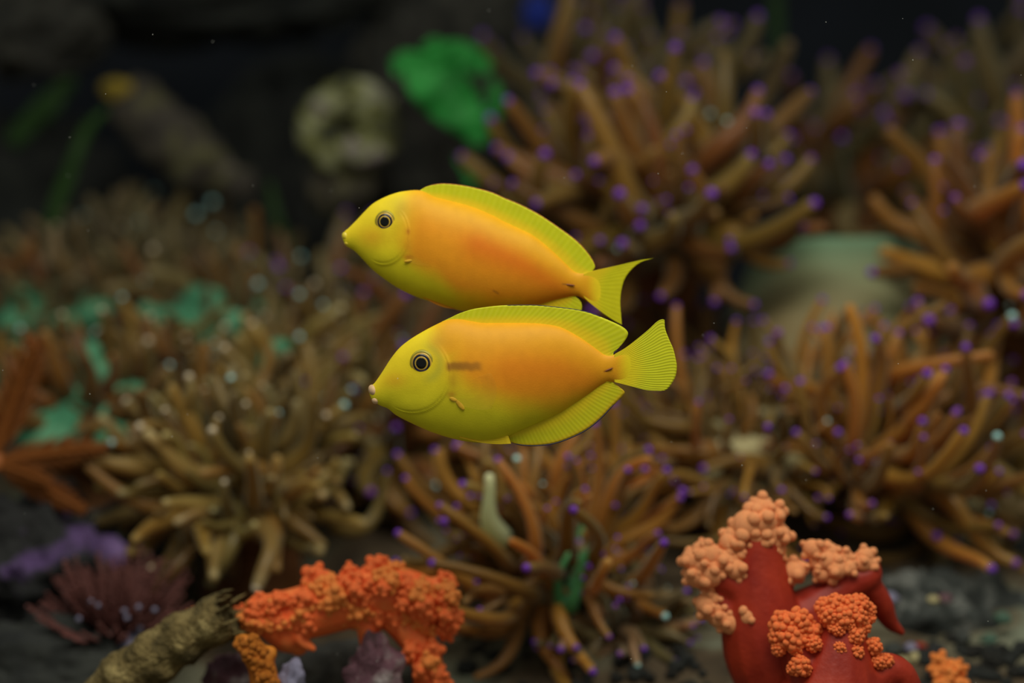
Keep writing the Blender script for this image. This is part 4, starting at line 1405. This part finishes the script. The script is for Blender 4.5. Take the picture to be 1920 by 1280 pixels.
# pale beads on the crown
bead = mesh_from('bead', [x * 5.5 * kf for x in ICO[2][0]], ICO[2][1], M['rock_lilac'])
for (px, py) in [(233, 1145), (260, 1138), (262, 1178), (148, 1160), (238, 1158), (290, 1143), (185, 1135), (170, 1128)]:
    obj('bead', bead, fw, P(px, py, DF - 0.028) - fw.location)

DS = 0.79
ks = K * DS
fs = empty('feather_star', P(-12, 866, DS))
tag(fs, 'orange feather star with broad plumes reaching over the dark boulder', 'feather star')
v0, f0 = ICO[3]
obj('central_disc', mesh_from('central_disc', [Vector((x.x * 22, x.y * 18, x.z * 22)) * ks for x in v0], f0, M['plume_core']), fs)
for i, (tx, ty, e, w) in enumerate([(60, 636, 6, 0.24), (205, 838, -6, 0.20), (165, 955, -20, 0.20), (100, 905, -30, 0.22), (-160, 700, 0, 0.24), (-200, 880, 0, 0.2), (-120, 1000, -20, 0.2)]):
    dv = P(tx, ty, DS + e * ks) - fs.location
    o = obj('arm', plume_mesh('arm', 64, w * 0.72, M['plume'], 0.10, 0.05, 0.55, 50 + i, rake=1.5), fs)
    zz = dv.normalized()
    yy = Vector((0, 1, 0)) - zz * zz.y
    yy.normalize()
    if i == 0:
        yy = (yy + Vector((-0.9, 0, 0))).normalized()
        yy = (yy - zz * yy.dot(zz)).normalized()
    xx = yy.cross(zz)
    o.matrix_basis = Matrix((xx, yy, zz)).transposed().to_4x4() @ Matrix.Scale(dv.length, 4)

# ------------------------------------------------------------------ upper left: dark rocks, holed coral, algae, weed
rock('reef_rock', 'huge black boulder behind the ring shaped coral', 'rock', P(590, 430, 1.45), (270 * K * 1.42, 130 * K * 1.42, 320 * K * 1.42), 31, M['rock_black'], sub=5, amp=0.22)
rock('reef_rock', 'black overhang rock crossing above the knobbly brown log rock', 'rock', P(330, -10, 1.30), (420 * K * 1.3, 140 * K * 1.3, 95 * K * 1.3), 33, M['rock_black'], sub=5, amp=0.3)
rock('reef_rock', 'dull grey green rock in the upper corner above the dark weed', 'rock', P(60, 60, 1.22), (120 * K * 1.22, 90 * K * 1.22, 90 * K * 1.22), 35, M['rock_dark'], sub=5, amp=0.3)
rock('reef_rock', 'black rock base under the knobbly brown log rock', 'rock', P(60, 460, 1.36), (220 * K * 1.36, 110 * K * 1.36, 230 * K * 1.36), 37, M['rock_black'], sub=5, amp=0.25)
rock('reef_rock', 'dark mottled rock behind the bright green algae', 'rock', P(860, 170, 1.30), (200 * K * 1.3, 100 * K * 1.3, 260 * K * 1.3), 38, M['rock_dark'], sub=5, amp=0.3)

DL = 1.16
kl = K * DL
lg = empty('log_rock', P(330, 330, DL))
tag(lg, 'knobbly brown log shaped rock with a yellow sponge end', 'rock')
lumps = [(262, 190, 46), (290, 235, 58), (330, 270, 62), (368, 300, 56), (405, 325, 44), (245, 215, 36), (450, 345, 32)]
vs_, fs_ = [], []
for i, (px, py, r) in enumerate(lumps):
    c = P(px, py, DL + rr.uniform(-10, 10) * kl) - lg.location
    b = len(vs_)
    for x in ICO[3][0]:
        vs_.append(c + x * r * kl * (1 + 0.25 * fbm(x * 2 + Vector((i * 5, 0, 0)))))
    fs_ += [tuple(q + b for q in t) for t in ICO[3][1]]
remeshed(obj('log_body', mesh_from('log_body', vs_, fs_, M['rock_log']), lg), 0.003, 2)
obj('yellow_end', rock_mesh('yellow_end', (34 * kl, 26 * kl, 20 * kl), 3, M['yellow_sponge'], sub=3), lg, P(222, 168, DL - 0.01) - lg.location)

# ring shaped coral with a dark hole
DH = 1.12
kh = K * DH
hc = empty('ring_coral', P(652, 330, DH))
tag(hc, 'round crusty ring coral with a dark hole, mottled yellow and cream', 'coral')
vs_, fs_ = [], []
c0 = P(650, 238, DH) - hc.location
NA, NB = 64, 32
for i in range(NA):
    a = 2 * math.pi * i / NA
    for j in range(NB):
        b = 2 * math.pi * j / NB
        rmaj, rmin = 56, 38
        n_ = 1 + 0.42 * fbm(Vector((math.cos(a) * 1.6, math.sin(a) * 1.6, math.cos(b) * .8 + 3))) + .22 * fbm(Vector((math.cos(a) * 6, math.sin(a) * 6, math.cos(b) * 3)))
        rr_ = rmaj + rmin * n_ * math.cos(b)
        vs_.append(c0 + Vector((rr_ * math.cos(a), -rmin * 1.25 * n_ * math.sin(b), rr_ * math.sin(a))) * kh)
for i in range(NA):
    for j in range(NB):
        a0, a1 = i * NB + j, i * NB + (j + 1) % NB
        b0, b1 = ((i + 1) % NA) * NB + j, ((i + 1) % NA) * NB + (j + 1) % NB
        fs_.append((a0, a1, b1, b0))
obj('ring', mesh_from('ring', vs_, fs_, M['hole_coral']), hc)
obj('hole_lining', rock_mesh('hole_lining', (40 * kh, 16 * kh, 40 * kh), 5, M['hole_coral'], sub=3), hc, c0 + Vector((0, 52 * kh, 0)))
obj('coral_foot', rock_mesh('coral_foot', (62 * kh, 50 * kh, 62 * kh), 8, M['rock_log'], sub=4, amp=0.35), hc, P(636, 345, DH + 0.02) - hc.location)


def ribbon(name, pts, d, mat, parent, ruff=0.25, nseg=40, nw=9, seed=0, thick=1.6):
    """ruffled blade along photo points (px, py, half width px, extra depth px), real thickness"""
    k = K * d
    c = catmull(pts, nseg)
    vs_, fs_ = [], []
    for side in (-1, 1):
        for i in range(nseg):
            a, b = c[max(0, i - 1)], c[min(nseg - 1, i + 1)]
            tx, ty = b[0] - a[0], b[1] - a[1]
            ln = math.hypot(tx, ty) or 1
            nx, ny = -ty / ln, tx / ln
            for j in range(nw):
                v = 2 * j / (nw - 1) - 1
                hw = c[i][2]
                rf = ruff * hw * abs(v) * math.sin(i * 0.4 + v * 2 + seed) + ruff * 1.2 * hw * noise.noise(Vector((i * .15, v, seed)))
                p_ = P(c[i][0] + nx * v * hw, c[i][1] + ny * v * hw, d + (c[i][3] + rf) * k) - parent.location
                vs_.append(p_ + Vector((0, side * thick * k * (1 - 0.7 * abs(v)), 0)))
    N = nseg * nw
    for i in range(nseg - 1):
        for j in range(nw - 1):
            a = i * nw + j
            fs_.append((a, a + 1, a + nw + 1, a + nw))
            fs_.append((N + a, N + a + nw, N + a + nw + 1, N + a + 1))
    ring = list(range(nw)) + [i * nw + nw - 1 for i in range(1, nseg)] + [(nseg - 1) * nw + j for j in reversed(range(nw - 1))] + [i * nw for i in reversed(range(1, nseg - 1))]
    for i in range(len(ring)):
        a, b = ring[i], ring[(i + 1) % len(ring)]
        fs_.append((a, a + N, b + N, b))
    return obj(name, mesh_from(name, vs_, fs_, M[mat]), parent)


DA = 1.06
al = empty('green_algae', P(860, 290, DA))
tag(al, 'bright green ruffled algae blades next to the ring coral', 'algae')
ribbon('blade', [(915, 262, 22, 0), (880, 225, 36, 0), (840, 180, 50, -4), (800, 145, 44, -6), (770, 110, 20, -8)], DA, 'algae', al, 0.3, seed=1)
ribbon('blade', [(820, 120, 24, 4), (850, 105, 30, 6), (890, 115, 24, 8), (920, 130, 10, 8)], DA, 'algae', al, 0.35, seed=2)
ribbon('blade', [(800, 140, 24, 4), (765, 120, 26, 2), (735, 128, 14, 0)], DA, 'algae', al, 0.35, seed=3)
ribbon('blade', [(830, 120, 22, 2), (815, 95, 26, 0), (800, 78, 12, 0)], DA, 'algae', al, 0.35, seed=4)
ribbon('blade', [(900, 240, 18, 10), (930, 200, 14, 16), (925, 150, 10, 20)], DA, 'algae', al, 0.35, seed=6)
ribbon('blade', [(860, 290, 10, 10), (880, 320, 12, 16), (884, 350, 8, 20)], DA, 'algae', al, 0.35, seed=5)

for nm, lab, pts, d in [
        ('seaweed', 'long dark green weed blade rising out of the polyp colonies', [(85, 470, 11, 0), (105, 390, 14, 0), (135, 310, 13, 0), (165, 240, 10, 0), (200, 205, 5, 0)], 1.10),
        ('seaweed', 'broad dim green weed frond in front of the black overhang', [(20, 270, 16, 0), (55, 230, 20, 0), (95, 190, 22, 0), (125, 160, 14, 0), (140, 148, 6, 0)], 1.18),
        ('seaweed', 'thin dark weed blade in the gap below the ring coral', [(545, 520, 8, 0), (530, 450, 10, 0), (515, 390, 9, 0), (505, 340, 4, 0)], 1.14),
        ('seaweed', 'single dark green weed blade hanging in the black water', [(1460, 110, 7, 0), (1457, 60, 12, 0), (1455, 10, 13, 0), (1456, -40, 12, 0)], 1.25)]:
    e = empty(nm, P(pts[0][0], pts[0][1], d))
    tag(e, lab, 'seaweed')
    ribbon('blade', pts, d, 'weed', e, 0.2, seed=len(lab), thick=1.4)

o = obj('blue_sponge', rock_mesh('blue_sponge', (28 * K * 1.2, 24 * K * 1.2, 34 * K * 1.2), 77, M['blue'], sub=4), None, P(1008, 22, 1.2))
tag(o, 'small deep blue sponge high up behind the tallest anemone', 'sponge')

# ------------------------------------------------------------------ extra single tentacles that stand out
anchor = [q for q in bpy.data.objects if q.get('label', '').startswith('amber anemone with glowing')][0]
rr = random.Random(77)
for (bx, by, tx, ty, d, kind, mat) in [(945, 1010, 905, 915, 0.735, 'stub', 't_pale'), (1050, 1150, 1085, 1035, 0.735, 'thin', 't_teal'), (1060, 1150, 1095, 1080, 0.735, 'thin', 't_teal'), (1045, 1150, 1030, 1070, 0.735, 'thin', 't_teal'), (1068, 1140, 1075, 1100, 0.73, 'thick', 't_teal')]:
    a, b = P(bx, by, d + 0.02), P(tx, ty, d)
    put_tentacle(anchor, a - anchor.location, b - a, (b - a).length * (1.15), Vector((0.2, -0.3, 1)), kind, mat, None, rr)
anchor = [q for q in bpy.data.objects if q.get('label', '').startswith('brown anemone with sideways')][0]
a, b = P(625, 982, 0.83), P(745, 962, 0.82)
put_tentacle(anchor, a - anchor.location, b - a, (b - a).length, Vector((0, 0, 1)), 'thick', 't_straw', 'tip_purple', rr)

# drifting specks in the water, too many and too small to count
vs_, fs_ = [], []
for i in range(70):
    d = rr.uniform(0.55, 0.75)
    c = P(rr.uniform(0, 1920), rr.uniform(0, 1280), d)
    b = len(vs_)
    vs_ += [c + x * rr.uniform(0.00009, 0.00022) for x in ICO[1][0]]
    fs_ += [tuple(q + b for q in t) for t in ICO[1][1]]
o = obj('water_specks', mesh_from('water_specks', vs_, fs_, M['speck']))
o['kind'] = 'stuff'
tag(o, 'tiny pale specks drifting in the water', 'specks')
